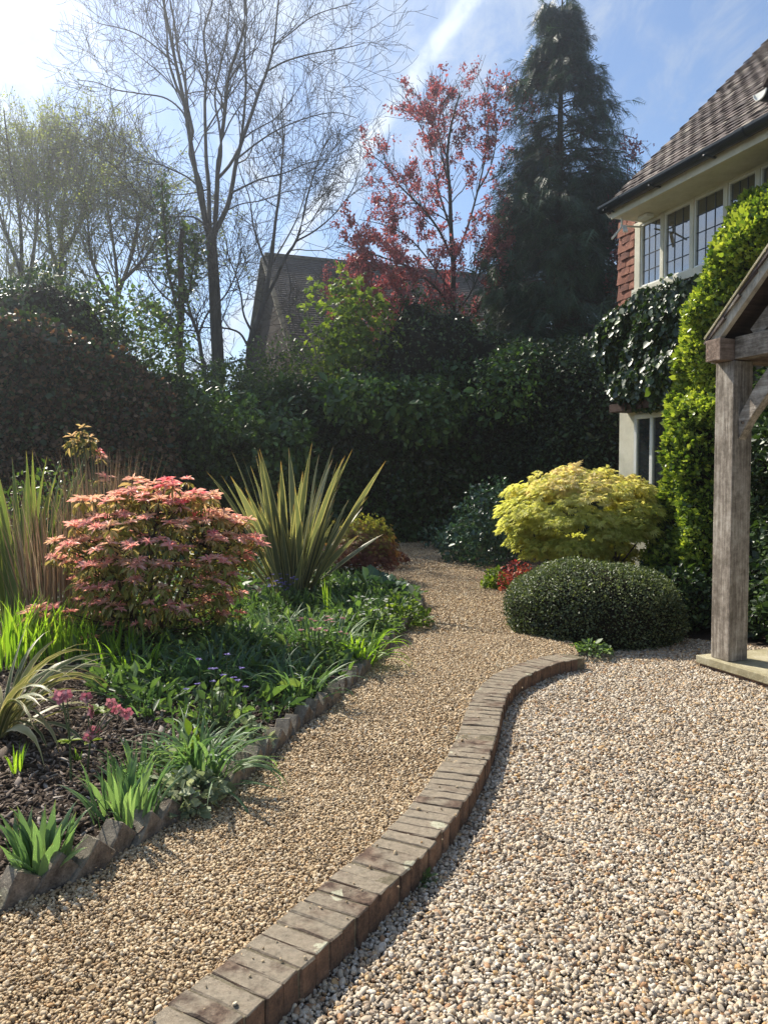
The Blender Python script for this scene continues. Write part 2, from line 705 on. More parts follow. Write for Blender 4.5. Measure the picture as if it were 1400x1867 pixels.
path_base = sheet('gravel_path', path_poly, PZ - .006, M_sub)
drive_base = sheet('gravel_drive', drive_poly, -.006, M_sub2)

# planted bed on the left: a gently mounded sheet of soil
bed_poly = path_left + [(-3.4, 15.5), (-14, 16), (-14, -1), (-3.0, -1.0)]
gx, gy = np.meshgrid(np.linspace(-13, 2, 220), np.linspace(-1, 16, 240), indexing='ij')
GP = np.stack([gx.ravel(), gy.ravel()], -1)
keep = pip(GP, [(p[0] - .01, p[1]) for p in bed_poly])


def bed_h(P2):
    P2 = np.atleast_2d(np.asarray(P2, float))[:, :2]
    D = np.min(np.linalg.norm(P2[:, None, :] - pl_s[None, ::4, :2], axis=-1), axis=1)
    P3 = np.concatenate([P2, np.zeros((len(P2), 1))], 1)
    return PZ + .02 + .09 * (1 - np.exp(-D / .5)) + .02 * lump(P3, 5, 2.2, 3)


gz = np.where(keep, 0, 0) + bed_h(GP)
V = np.concatenate([GP, gz[:, None]], 1)
nx, ny = 220, 240
idx = np.arange(nx * ny).reshape(nx, ny)
F = np.stack([idx[:-1, :-1], idx[1:, :-1], idx[1:, 1:], idx[:-1, 1:]], -1).reshape(-1, 4)
F = F[keep[F].all(axis=1)]
setting(obj('flower_bed_soil', mesh_np('flower_bed_soil', V, F, M_soil, True)))
# soil under the shrubs on the right
sr = sheet('shrub_bed_soil', [(1.36, 7.2), (1.5, 9.5), (1.65, 11.0), (1.85, 13.5), (2.1, 18), (6, 18), (7.5, 10), (4.6, 6.2), (3.3, 6.6), (2.5, 6.95)], -.002, M_soil)


# ---------------------------------------------------------------- pebbles (instanced by geometry nodes)
def pebble_mat(name, stops, dirt, rough=.6, spec=.3):
    m, t = new_mat(name)
    rnd = t.n('ShaderNodeObjectInfo').outputs['Random']
    col = t.ramp(rnd, stops)
    c = t.n('ShaderNodeTexCoord').outputs['Object']
    n = t.noise(c, 2.4, 4, .6)
    col = t.mix(t.math('MULTIPLY', t.smooth(n, .35, .7), .4), col, dirt)
    gpn = t.n('ShaderNodeNewGeometry').outputs['Position']
    grime = t.smooth(t.math('ADD', t.math('MULTIPLY', t.noise(gpn, 1.7, 5, .65), .7), t.math('MULTIPLY', t.noise(gpn, 9, 3, .6), .3)), .40, .66)
    col = t.mix(t.math('MULTIPLY', grime, .30), col, t.mix(1.0, col, (.52, .44, .34), 'MULTIPLY'))
    p = t.n('ShaderNodeBsdfPrincipled', inp={'Base Color': col, 'Roughness': rough, 'Specular IOR Level': spec})
    finish(t, p.outputs[0])
    return m


PEB_W = [(0, (.50, .41, .30)), (.12, (.63, .55, .43)), (.25, (.26, .175, .095)), (.36, (.70, .65, .56)), (.47, (.50, .42, .32)), (.56, (.20, .15, .105)), (.64, (.68, .61, .49)), (.72, (.50, .29, .10)), (.80, (.56, .48, .35)), (.88, (.32, .15, .055)), (.93, (.33, .28, .22)), (1.0, (.08, .055, .035))]
PEB_P = [(0, (.46, .33, .18)), (.14, (.60, .46, .28)), (.27, (.31, .205, .105)), (.40, (.70, .58, .40)), (.52, (.46, .34, .19)), (.62, (.18, .12, .07)), (.70, (.74, .65, .49)), (.80, (.40, .23, .09)), (.9, (.42, .32, .20)), (1.0, (.07, .045, .028))]
M_pebw = pebble_mat('drive_pebble', PEB_W, (.45, .36, .26))
M_pebp = pebble_mat('path_pebble', PEB_P, (.40, .28, .16))
M_chip = pebble_mat('bark_chip', [(0, (.05, .037, .028)), (.4, (.11, .083, .064)), (.7, (.19, .15, .12)), (.9, (.30, .25, .21)), (1, (.46, .41, .36))], (.05, .034, .024), .95, .08)


def instance_stuff(name, P, rot, scl, mat, seed, flat=(1.0, .78, .6), noise_amt=.35, subd=2, nvar=5):
    me = bpy.data.meshes.new(name)
    n = len(P)
    me.vertices.add(n)
    me.vertices.foreach_set('co', P.astype(np.float32).ravel())
    for an, av in (('rot', rot), ('scl', scl)):
        a = me.attributes.new(an, 'FLOAT_VECTOR', 'POINT')
        a.data.foreach_set('vector', av.astype(np.float32).ravel())
    vi = np.random.default_rng(seed).integers(0, nvar, n).astype(np.int32)
    a = me.attributes.new('vi', 'INT', 'POINT')
    a.data.foreach_set('value', vi)
    me.materials.append(mat)
    o = obj(name, me)
    ng = bpy.data.node_groups.new(name + '_nodes', 'GeometryNodeTree')
    ng.interface.new_socket('Geometry', in_out='INPUT', socket_type='NodeSocketGeometry')
    ng.interface.new_socket('Geometry', in_out='OUTPUT', socket_type='NodeSocketGeometry')
    N = ng.nodes
    L = ng.links
    gi = N.new('NodeGroupInput')
    go = N.new('NodeGroupOutput')
    join = N.new('GeometryNodeJoinGeometry')
    for v in range(nvar):
        ico = N.new('GeometryNodeMeshIcoSphere')
        ico.inputs['Radius'].default_value = .5
        ico.inputs['Subdivisions'].default_value = subd
        pos = N.new('GeometryNodeInputPosition')
        nz = N.new('ShaderNodeTexNoise')
        nz.noise_dimensions = '4D'
        nz.inputs['W'].default_value = 3.7 * v + seed
        nz.inputs['Scale'].default_value = 1.5
        nz.inputs['Detail'].default_value = 1.5
        L.new(pos.outputs[0], nz.inputs['Vector'])
        sub = N.new('ShaderNodeVectorMath')
        sub.operation = 'SUBTRACT'
        L.new(nz.outputs['Color'], sub.inputs[0])
        sub.inputs[1].default_value = (.5, .5, .5)
        mul = N.new('ShaderNodeVectorMath')
        mul.operation = 'MULTIPLY'
        L.new(sub.outputs[0], mul.inputs[0])
        mul.inputs[1].default_value = (noise_amt * 2,) * 3
        sp = N.new('GeometryNodeSetPosition')
        L.new(ico.outputs['Mesh'], sp.inputs['Geometry'])
        L.new(mul.outputs[0], sp.inputs['Offset'])
        tr_ = N.new('GeometryNodeTransform')
        tr_.inputs['Scale'].default_value = flat
        L.new(sp.outputs[0], tr_.inputs['Geometry'])
        ss = N.new('GeometryNodeSetShadeSmooth')
        L.new(tr_.outputs[0], ss.inputs[0])
        sm = N.new('GeometryNodeSetMaterial')
        sm.inputs['Material'].default_value = mat
        L.new(ss.outputs[0], sm.inputs['Geometry'])
        g2 = N.new('GeometryNodeGeometryToInstance')
        L.new(sm.outputs[0], g2.inputs[0])
        L.new(g2.outputs[0], join.inputs[0])
    iop = N.new('GeometryNodeInstanceOnPoints')
    iop.inputs['Pick Instance'].default_value = True
    L.new(gi.outputs[0], iop.inputs['Points'])
    L.new(join.outputs[0], iop.inputs['Instance'])

    def na(nm, typ):
        a_ = N.new('GeometryNodeInputNamedAttribute')
        a_.data_type = typ
        a_.inputs['Name'].default_value = nm
        return a_.outputs[0]
    L.new(na('vi', 'INT'), iop.inputs['Instance Index'])
    e2r = N.new('FunctionNodeEulerToRotation')
    L.new(na('rot', 'FLOAT_VECTOR'), e2r.inputs[0])
    L.new(e2r.outputs[0], iop.inputs['Rotation'])
    L.new(na('scl', 'FLOAT_VECTOR'), iop.inputs['Scale'])
    L.new(iop.outputs[0], go.inputs[0])
    md = o.modifiers.new('pebbles', 'NODES')
    md.node_group = ng
    return o


def jitter_grid(x0, x1, y0, y1, s, rng):
    xs = np.arange(x0, x1, s)
    ys = np.arange(y0, y1, s)
    X, Y = np.meshgrid(xs, ys)
    P = np.stack([X.ravel(), Y.ravel()], -1)
    return P + (rng.random(P.shape) - .5) * s * 1.5


def pebbles(name, poly, z, bands, size, mat, seed, xlim, fmargin=.75):
    rng = np.random.default_rng(seed)
    Ps = []
    Ss = []
    for (y0, y1, s, k) in bands:
        P = jitter_grid(xlim[0], xlim[1], y0, y1, s, rng)
        half = .5 * P[:, 1] + fmargin
        P = P[np.abs(P[:, 0]) < half]
        P = P[pip(P, poly)]
        Ps.append(P)
        Ss.append(np.full(len(P), k))
    P = np.concatenate(Ps)
    k = np.concatenate(Ss)
    n = len(P)
    P3 = np.concatenate([P, np.zeros((n, 1))], 1)
    P3[:, 2] = z + rng.random(n) * .008 * k + .005 * lump(P3, seed, 3, 2) + .002
    rot = np.stack([rng.normal(size=n) * .45, rng.normal(size=n) * .45, rng.random(n) * 6.28], -1)
    sz = size * k * np.exp(rng.normal(size=n) * .36) * .96
    sz = np.clip(sz, size * .5, size * 2.0 * k)
    scl = np.stack([sz * (1 + .3 * rng.random(n)), sz, sz * (.8 + .4 * rng.random(n))], -1)
    return instance_stuff(name, P3, rot, scl, mat, seed)


dp = pebbles('drive_pebbles', drive_poly, 0, [(1.55, 3.4, .0104, 1.0), (3.4, 7.4, .0130, 1.15)], .0138, M_pebw, 3, (-1.0, 4.2))
stuff(dp, 'rounded cream and tan pebbles of the drive right of the brick border', 'gravel')
pp = pebbles('path_pebbles', path_poly, PZ, [(1.5, 3.6, .0084, 1.0), (3.6, 7, .0112, 1.2), (7, 12, .018, 1.5), (12, 17.5, .030, 2.1)], 0.0104, M_pebp, 5, (-3.2, 2.2))
stuff(pp, 'small golden gravel of the garden path between bed and brick border', 'gravel')
# bark chips over the open soil
rng = np.random.default_rng(11)
P = jitter_grid(-2.6, 0.2, 2.0, 5.4, .019, rng)
P = P[(np.abs(P[:, 0]) < .5 * P[:, 1] + .3) & pip(P, bed_poly)]
D = np.min(np.linalg.norm(P[:, None, :] - pl_s[None, ::6, :2], axis=-1), axis=1)
P = P[(D > .09) & (rng.random(len(P)) < np.clip(1.1 - (P[:, 1] - 4.2) * .5, .35, 1))]
n = len(P)
P3 = np.concatenate([P, (bed_h(P) + rng.random(n) * .014)[:, None]], 1)
rot = np.stack([rng.normal(size=n) * .5, rng.normal(size=n) * .5, rng.random(n) * 6.28], -1)
sz = .022 * np.exp(rng.normal(size=n) * .4)
scl = np.stack([sz * (1.2 + .9 * rng.random(n)), sz * .8, sz * .5], -1)
bc = instance_stuff('bark_mulch', P3, rot, scl, M_chip, 13, noise_amt=.5, subd=1)
stuff(bc, 'dark brown bark chips strewn over the open soil of the bed', 'mulch')

# ================================================================ BRICKS
def brick_mesh(name, L, W_, H_, seed, bev=.005, jit=.0022, mat=None):
    r = random.Random(seed)
    bm = bmesh.new()
    bmesh.ops.create_cube(bm, size=1.0)
    bmesh.ops.scale(bm, vec=(L, W_, H_), verts=bm.verts)
    bmesh.ops.bevel(bm, geom=list(bm.edges), offset=bev, segments=1, affect='EDGES')
    long_e = [e_ for e_ in bm.edges if e_.calc_length() > L * .8]
    bmesh.ops.subdivide_edges(bm, edges=long_e, cuts=3, use_grid_fill=True)
    for v in bm.verts:
        v.co += Vector((r.gauss(0, jit), r.gauss(0, jit), r.gauss(0, jit * .8)))
    me = bpy.data.meshes.new(name)
    bmesh.ops.recalc_face_normals(bm, faces=bm.faces)
    bm.to_mesh(me)
    bm.free()
    me.materials.append(mat)
    return me


def brick_mat(name, base, moss, moss_amt):
    m, t = new_mat(name)
    geo = t.n('ShaderNodeNewGeometry')
    P_ = geo.outputs['Position']
    rnd = t.n('ShaderNodeObjectInfo').outputs['Random']
    n1_ = t.noise(P_, 18, 6, .65)
    n2_ = t.noise(P_, 120, 5, .7)
    f_ = t.math('ADD', t.math('MULTIPLY', n1_, .6), t.math('MULTIPLY', n2_, .4))
    f_ = t.math('ADD', t.smooth(f_, .3, .7), t.math('MULTIPLY', t.math('SUBTRACT', rnd, .5), .5), clamp=True)
    col = t.ramp(f_, base)
    # algae film on the weathered upper faces
    nz_ = t.n('ShaderNodeSeparateXYZ', inp={0: geo.outputs['Normal']}).outputs['Z']
    a_ = t.math('MULTIPLY', t.smooth(nz_, .2, .8), t.smooth(t.math('ADD', t.noise(P_, 9, 5, .6), t.math('MULTIPLY', rnd, .25)), .38, .62))
    mossc = t.ramp(t.noise(P_, 55, 5, .7), [(.25, moss[0]), (.75, moss[1])])
    col = t.mix(t.math('MULTIPLY', a_, moss_amt), col, mossc)
    # lichen discs
    vo = t.n('ShaderNodeTexVoronoi', inp={'Scale': 7.5})
    wv = t.vmath('ADD', P_, t.vmath('SCALE', t.n('ShaderNodeTexNoise', inp={'Scale': 40.0}).outputs['Color'], None))
    t.link(P_, vo.inputs['Vector'])
    ln = t.math('ADD', vo.outputs['Distance'], t.math('MULTIPLY', t.math('SUBTRACT', t.noise(P_, 45, 4, .6), .5), .35))
    sepc = t.n('ShaderNodeSeparateColor', inp={0: vo.outputs['Color']}).outputs[0]
    lm = t.math('MULTIPLY', t.math('SUBTRACT', 1.0, t.smooth(ln, .23, .27)), t.math('GREATER_THAN', sepc, .60))
    lm = t.math('MULTIPLY', lm, t.smooth(nz_, .3, .7))
    lich = t.ramp(n2_, [(.3, (.36, .35, .24)), (.7, (.56, .55, .42))])
    col = t.mix(t.math('MULTIPLY', lm, .85), col, lich)
    # small dark pits
    pit = t.smooth(t.noise(P_, 75, 2, .5), .66, .74)
    col = t.mix(t.math('MULTIPLY', pit, .6), col, (.05, .04, .035))
    h_ = t.math('ADD', t.math('MULTIPLY', n2_, .7), t.math('MULTIPLY', n1_, .6))
    grm = t.smooth(t.noise(P_, 33, 6, .75), .50, .70)
    col = t.mix(t.math('MULTIPLY', grm, .45), col, (.07, .06, .042))
    b = t.n('ShaderNodeBump', inp={'Strength': 1.0, 'Distance': .006, 'Height': h_})
    p = t.n('ShaderNodeBsdfPrincipled', inp={'Base Color': col, 'Roughness': .88, 'Normal': b.outputs[0], 'Specular IOR Level': .2})
    finish(t, p.outputs[0])
    return m


M_brick = brick_mat('border_brick', [(0, (.07, .045, .034)), (.35, (.13, .085, .062)), (.7, (.20, .12, .08)), (1, (.28, .18, .12))], [(.17, .145, .105), (.37, .32, .245)], .85)
M_edge = brick_mat('edging_brick', [(0, (.08, .062, .05)), (.4, (.17, .14, .112)), (.75, (.27, .22, .175)), (1, (.36, .30, .24))], [(.13, .12, .09), (.30, .27, .215)], .75)
M_mortar = pmat('mortar', [(0, (.07, .06, .04)), (.5, (.17, .145, .10)), (1, (.30, .26, .19))], 30, .95, .8, 120, .1, world=True)

# ---- brick border
nb = int(cen_len / .0755)
bvar = [brick_mesh('border_brick', .212, .0685, .12, 20 + i, .0045, .0010, M_brick) for i in range(5)]
bb = thing('brick_border', 'curving low border of bricks on edge between the gravel path and the drive', 'border', tuple(cen_s[60][:2]) + (0,))
rr = random.Random(9)
cc, _ = resample([Vector(c) for c in cen_s[::10]], nb + 1)
for i in range(nb):
    c = (cc[i] + cc[i + 1]) / 2
    tn = Vector(cc[i + 1] - cc[i]).normalized()
    ang = math.atan2(tn.y, tn.x)
    o = obj('brick', bvar[rr.randrange(5)], bb)
    o.location = Vector((c[0] + rr.gauss(0, .0025), c[1] + rr.gauss(0, .0015), BZ - .06 + rr.gauss(0, .0018))) - bb.location
    o.rotation_euler = (rr.gauss(0, .014), rr.gauss(0, .014), ang - PI / 2 + rr.gauss(0, .016) + (PI if rr.random() < .5 else 0))
# mortar bed under and between the bricks
mv = []
mf = []
for i in range(0, 400, 4):
    tn = Vector(cen_s[min(i + 4, 399)] - cen_s[max(i - 4, 0)]).normalized()
    s_ = Vector((tn.y, -tn.x, 0))
    c = Vector(cen_s[i]) - Vector((0, 0, BZ))
    for (o_, z_) in ((-.098, -.05), (-.100, BZ - .005), (.100, BZ - .005), (.098, -.05)):
        mv.append(tuple(c + s_ * o_ + Vector((0, 0, z_)) - Vector((bb.location.x, bb.location.y, 0))))
k = len(mv) // 4
for i in range(k - 1):
    for j in range(3):
        mf.append((i * 4 + j, i * 4 + j + 1, i * 4 + 4 + j + 1, i * 4 + 4 + j))
MB().add(mv, mf).build('mortar', M_mortar, bb)

# ---- dog-tooth edging along the bed
ed = thing('brick_edging', 'sawtooth edging of tilted grey bricks between flower bed and gravel path', 'edging', tuple(pl_s[100][:2]) + (0,))
evar = [brick_mesh('edging_brick', .215, .082, .1025, 50 + i, .006, .0022, M_edge) for i in range(5)]
el, elen = resample([Vector(p) for p in pl_s[30:268:4]], 400)
ne = int(elen / .136)
for i in range(ne):
    f = (i + .5) / ne * 399
    a = int(f)
    c = Vector(el[a])
    tn = Vector(el[min(a + 6, 399)] - el[max(a - 6, 0)]).normalized()
    left = Vector((-tn.y, tn.x, 0))
    c = c + left * (.036 + rr.gauss(0, .006))
    o = obj('brick', evar[rr.randrange(5)], ed)
    ang = math.atan2(tn.y, tn.x)
    o.location = Vector((c.x, c.y, PZ + .0 + rr.gauss(0, .006))) - ed.location
    o.rotation_euler = Euler((rr.gauss(.03, .05), R(-46) + rr.gauss(0, .07), ang + rr.gauss(0, .09)), 'XYZ')

# ================================================================ HOUSE
YAW = R(19.6)
Wd = Vector((math.cos(YAW), math.sin(YAW), 0))     # into the house
Fd = Vector((-math.sin(YAW), math.cos(YAW), 0))    # along the front, away from the camera


def hw(w_, u_, z_=0.0):
    return Wd * w_ + Fd * u_ + Vector((0, 0, z_))


def u_at(x, w_):
    """coordinate along the front where pixel column x meets the plane at depth w_"""
    a = (x - 700.0) / FPX
    Y = w_ / (a * Wd.x + Wd.y)
    return a * Y * Fd.x + Y * Fd.y


def z_at(x, y, w_):
    a = (x - 700.0) / FPX
    Y = w_ / (a * Wd.x + Wd.y)
    d = ray(x, y)
    return CAM_H + d.z / d.y * Y


WU = 6.20      # upper wall face
WG = 6.38      # ground floor wall face
UC = u_at(1125, WU)      # far corner
M_cream = pmat('cream_paint', [(0, (.50, .47, .36)), (.5, (.62, .59, .47)), (1, (.70, .67, .56))], 3, .6, .12, 80, .35)
M_white = pmat('white_paint', [(0, (.60, .60, .56)), (.5, (.72, .72, .68)), (1, (.80, .80, .76))], 4, .45, .08, 90, .45)
M_walltile = pmat('clay_wall_tile', [(0, (.09, .036, .028)), (.4, (.17, .065, .045)), (.7, (.25, .10, .065)), (1, (.34, .17, .115))], 7, .8, .5, 60, .2, rnd=.7)
M_rooftile = pmat('clay_roof_tile', [(0, (.035, .026, .024)), (.35, (.070, .050, .045)), (.65, (.11, .083, .074)), (.85, (.17, .138, .12)), (1, (.26, .23, .19))], 8, .82, .8, 70, .3, rnd=.8, bdist=.006)
M_gutter = pmat('black_gutter', [(0, (.012, .016, .02)), (1, (.03, .036, .042))], 6, .35, .05, 50, .5)
M_lead = pmat('lead_came', [(0, (.05, .055, .06)), (1, (.1, .11, .12))], 20, .5, .1, 50, .5, metallic=.3)
M_dark = pmat('dark_timber', [(0, (.03, .018, .014)), (.5, (.06, .034, .026)), (1, (.10, .06, .045))], 5, .75, .4, 60, .25, stretch=(2, 2, 14))


def glass_mat(name, ior=1.9, col=(.012, .016, .018)):
    m, t = new_mat(name)
    c = t.n('ShaderNodeTexCoord').outputs['Object']
    b = t.n('ShaderNodeBump', inp={'Strength': .05, 'Distance': .01, 'Height': t.noise(c, 2.2, 2, .5)})
    p = t.n('ShaderNodeBsdfPrincipled', inp={'Base Color': col + (1,), 'Roughness': .03, 'IOR': ior, 'Normal': b.outputs[0]})
    finish(t, p.outputs[0])
    return m


M_glass = glass_mat('window_glass', 3.1, (.02, .026, .028))

house = thing('house', 'cream and tile-hung house with brown clay tiled roof behind the climbers', 'house', tuple(hw(WU, UC)), YAW)


def H(w_, u_, z_):
    return Vector((w_ - WU, u_ - UC, z_))


def hbox(mb, w0, w1, u0, u1, z0, z1):
    return mb.box((w0 - WU, u0 - UC, z0), (w1 - WU, u1 - UC, z1))


UN = -2.5      # near end of the front, out of frame
ZE = z_at(1092, 410, 5.78)       # eaves
ZJ = z_at(1127, 748, 6.15)      # underside of the jetty
# masonry
hbox(hbox(MB(), WG, WG + 6, UN, u_at(1127, WG), -.02, ZJ + .02), WU + .03, WU + 6.1, UN, UC, ZJ + .02, ZE + .02).build('wall', M_cream, house)
# flared timber base of the jetty
hbox(MB(), WU - .10, WG + .02, UN, u_at(1114, WU - .05), ZJ - .02, ZJ + .08).build('jetty_board', M_dark, house, .004)
# ground-floor window by the corner
wg0 = u_at(1157, WG - .02)
wg1 = u_at(1222, WG - .02)
zt = ZJ - .06
fr = MB()
hbox(fr, WG - .05, WG, wg1, wg0, zt - .06, zt)
hbox(fr, WG - .05, WG, wg1, wg0, .95, 1.02)
for ua in (wg0, (wg0 + wg1) / 2 + .03, wg1 + .06):
    hbox(fr, WG - .052, WG - .002, ua - .055, ua, 1.02, zt - .06)
gw = fr.build('window', M_white, house, .004)
pn = MB()
for a, b in ((wg0 - .055, (wg0 + wg1) / 2 + .03), ((wg0 + wg1) / 2 - .025, wg1 + .06)):
    hbox(MB(), WG - .03, WG - .012, b, a, 1.02, zt - .06).build('pane', M_glass, gw)
# upper window band
u_l = u_at(1150, WU - .03)
mull = [u_at(x, WU - .05) for x in (1156, 1200, 1253, 1313, 1370)]
while mull[-1] > 3.0:
    mull.append(mull[-1] - .56)
zh = z_at(1160, 410, WU - .05)
zs = z_at(1153, 528, WU - .05)
fr = MB()
hbox(fr, WU - .05, WU + .03, mull[-1], u_l, zh, ZE + .01)
hbox(fr, WU - .07, WU + .03, mull[-1], u_l, zs - .09, zs)
for i, um in enumerate(mull):
    hw_ = .027 if i else .05
    hbox(fr, WU - .06, WU + .03, um - hw_, um + hw_, zs, zh)
uw = fr.build('window', M_cream, house, .004)
uw['label'] = 'long upper leaded window in cream frame'
for i in range(len(mull) - 1):
    a, b = mull[i] - (.027 if i else .05), mull[i + 1] + .027
    # opening casement frame
    cf = MB()
    hbox(cf, WU - .045, WU - .005, b, a, zh - .024, zh)
    hbox(cf, WU - .045, WU - .005, b, a, zs, zs + .024)
    hbox(cf, WU - .047, WU - .007, b, b + .02, zs + .024, zh - .024)
    hbox(cf, WU - .047, WU - .007, a - .02, a, zs + .024, zh - .024)
    cf.build('casement', M_white, uw, .003)
    hbox(MB(), WU - .022, WU - .010, b + .02, a - .02, zs + .024, zh - .024).build('pane', M_glass, uw)
    ld = MB()
    for k in (1, 2):
        uu = b + .02 + (a - b - .04) * k / 3
        hbox(ld, WU - .028, WU - .0225, uu - .004, uu + .004, zs + .024, zh - .024)
    nr = max(2, round((zh - zs) / .21))
    for k in range(1, nr):
        zz_ = zs + (zh - zs) * k / nr
        hbox(ld, WU - .0295, WU - .024, b + .02, a - .02, zz_ - .004, zz_ + .004)
    ld.build('leading', M_lead, uw)

# hanging tiles on the corner pier
tm = [None] * 4
rr = random.Random(31)


def tile_mesh(name, wx, ly, th, mat, seed, camber=.006):
    """tile lying in xy; x width, y up the slope, tail at y=0"""
    r = random.Random(seed)
    v = []
    nxs = 3
    for zt_ in (0, 1):
        for j in range(2):
            for i in range(nxs + 1):
                x = (i / nxs - .5) * wx
                y = j * ly + (r.gauss(0, .0018) if j == 0 else 0)
                z = camber * (1 - (2 * i / nxs - 1) ** 2) + th * (zt_ - 1) + (r.gauss(0, .0008))
                v.append((x, y, z))
    f = []
    q = nxs + 1
    for i in range(nxs):
        f.append((2 * q + i, 2 * q + i + 1, 3 * q + i + 1, 3 * q + i))       # top
        f.append((i, q + i, q + i + 1, i + 1))                                 # bottom
        f.append((i, i + 1, 2 * q + i + 1, 2 * q + i))                         # tail
    f.append((0, 2 * q, 3 * q, q))
    f.append((nxs, q + nxs, 3 * q + nxs, 2 * q + nxs))
    me = bpy.data.meshes.new(name)
    me.from_pydata(v, [], f)
    me.materials.append(mat)
    me.update()
    return me


wt = [tile_mesh('wall_tile', .163, .2, .012, M_walltile, 70 + i, .004) for i in range(4)]
rt = [tile_mesh('roof_tile', .162, .262, .017, M_rooftile, 80 + i, .006) for i in range(6)]
pier = MB()
hbox(pier, WU, WU + .03, u_l, UC - .0, ZJ + .1, ZE + .01)
pier_o = pier.build('tile_hanging', M_dark, house)
pier_o['label'] = 'strip of red hung tiles at the corner'
wdt = UC - u_l + .03
row = 0
zc = ZJ + .1
while zc < ZE - .05:
    nn_ = 3
    for k in range(nn_):
        uc = u_l + .02 + (k + (.5 if row % 2 else 0)) * .165
        if uc > UC + .02 or uc < u_l:
            continue
        o = obj('tile', wt[rr.randrange(4)], pier_o)
        # tile local: x along -u, y up, z outwards (-w)
        Mx = Matrix(((0, 0, -1), (-1, 0, 0), (0, 1, 0))).to_4x4()
        Mx = Matrix.Translation(H(WU - .030 + rr.gauss(0, .003), uc + rr.gauss(0, .003), zc)) @ Mx @ Matrix.Rotation(R(-6.5) + rr.gauss(0, .02), 4, 'X') @ Matrix.Rotation(rr.gauss(0, .02), 4, 'Z')
        o.matrix_local = Mx
    zc += .1
    row += 1

# soffit, fascia, gutter
WE = 5.72
UG = u_at(1089, 5.62)
sf = MB()
hbox(sf, WE + .02, WU - .05, UN, UG - .10, ZE - .012, ZE + .008)
sf.build('soffit', M_cream, house)
hbox(MB(), WE, WE + .02, UN, UG - .06, ZE - .02, ZE + .13).build('fascia', M_cream, house, .003)
# end board closing the box eaves
hbox(MB(), WE + .001, WU + .4, UG - .10, UG - .08, ZE - .016, ZE + .12).build('eaves_box_end', M_white, house, .003)


def gutter(name, u0, u1, wc, zc_, rad, parent, mat, end=True, axis='u', base=None):
    n = 10
    v = []
    f = []
    for uu in (u0, u1):
        for rd in (rad, rad - .006):
            for k in range(n + 1):
                a_ = PI + PI * k / n
                v.append(tuple(H(wc + rd * math.cos(a_), uu, zc_ + rd * math.sin(a_))) if axis == 'u' else tuple(H(uu, wc + rd * math.cos(a_), zc_ + rd * math.sin(a_))))
    q = n + 1
    for k in range(n):
        f.append((k, k + 1, 2 * q + k + 1, 2 * q + k))
        f.append((q + k, 3 * q + k, 3 * q + k + 1, q + k + 1))
        f.append((k, q + k, q + k + 1, k + 1))
    f.append((0, 2 * q, 3 * q, q))
    f.append((n, q + n, 3 * q + n, 2 * q + n))
    if end:
        f.append(tuple(range(2 * q, 3 * q)))
    return MB().add(v, f).build(name, mat, parent)


gt = gutter('gutter', UN, u_at(1089, 5.62), WE - .078, ZE + .125, .075, house, M_gutter)
for uu in np.arange(UG - .12, 2.0, -.82):
    hbox(MB(), WE - .157, WE - .001, uu - .012, uu + .012, ZE + .044, ZE + .06).build('bracket', M_gutter, gt, .003)
for uu in (UC - .75, UC - 2.6):
    gutter('gutter_joint', uu - .05, uu + .05, WE - .078, ZE + .126, .081, gt, M_gutter)
# small lamp bracket below the end of the eaves
lam = MB()
lam.beam(H(WE + .08, UG - .16, ZE - .02), H(WE + .08, UG - .16, ZE - .13), .02, .02)
lam.beam(H(WE + .08, UG - .16, ZE - .12), H(WE + .36, UG - .16, ZE - .10), .018, .018)
lam.beam(H(WE + .10, UG - .18, ZE - .12), H(WE + .02, UG - .32, ZE - .24), .05, .02)
lam.beam(H(WE + .10, UG - .14, ZE - .12), H(WE + .0, UG - .08, ZE - .26), .04, .02)
lam.beam(H(WE + .30, UG - .32, ZE - .02), H(WE + .30, UG - .32, ZE - .06), .10, .16)
tag(lam.build('wall_bracket', M_white, None, .003), 'small white bracket under the far end of the house eaves', 'bracket')
wb = COL.objects['wall_bracket']
wb.location = house.location
wb.rotation_euler = (0, 0, YAW)

# roof
PITCHR = R(44.5)
roof = MB()
cs, sn = math.cos(PITCHR), math.sin(PITCHR)
UV = u_at(1092, 5.70) - .02                     # verge
Z0 = ZE + .150
roof.prism([H(WE - .03, UV - .03, Z0 - .05), H(WE - .03 + 5.2 * cs, UV - .03, Z0 + 5.2 * sn - .05), H(WE - .03 + 5.2 * cs, UV - .03, Z0 + 5.2 * sn - .10), H(WE + .02, UV - .03, Z0 - .09)], (0, UN - UV, 0))
roof_o = roof.build('roof', M_rooftile, house)
MB().beam(H(WE + .02, UV - .02, Z0 - .08), H(WE + 5.2 * cs, UV - .02, Z0 + 5.2 * sn - .10), .03, .10).build('bargeboard', M_white, roof_o)
# tiles
cands = []
course = 0
s = -.02
while s < 5.1:
    off = .5 if course % 2 else 0
    k = 0
    while True:
        uc = UV - .08 - (k + off) * .165
        if uc < 1.6:
            break
        cands.append((s, uc))
        k += 1
    course += 1
    s += .1
vis = []
rest = []
for (s, uc) in cands:
    P_ = hw(WE - .03 + s * cs, uc, Z0 + s * sn)
    xs_ = 700 + FPX * P_.x / P_.y
    ys_ = 874 - FPX * (P_.z - CAM_H) / P_.y
    (vis if (xs_ < 1420 and ys_ > -20) else rest).append((P_.length, s, uc))
vis.sort()
rest += vis[300:]
vis = vis[:300]
TB = Matrix(((0, cs, -sn), (-1, 0, 0), (0, sn, cs))).to_4x4()   # x->-u, y-> up slope, z-> normal
rr = random.Random(5)


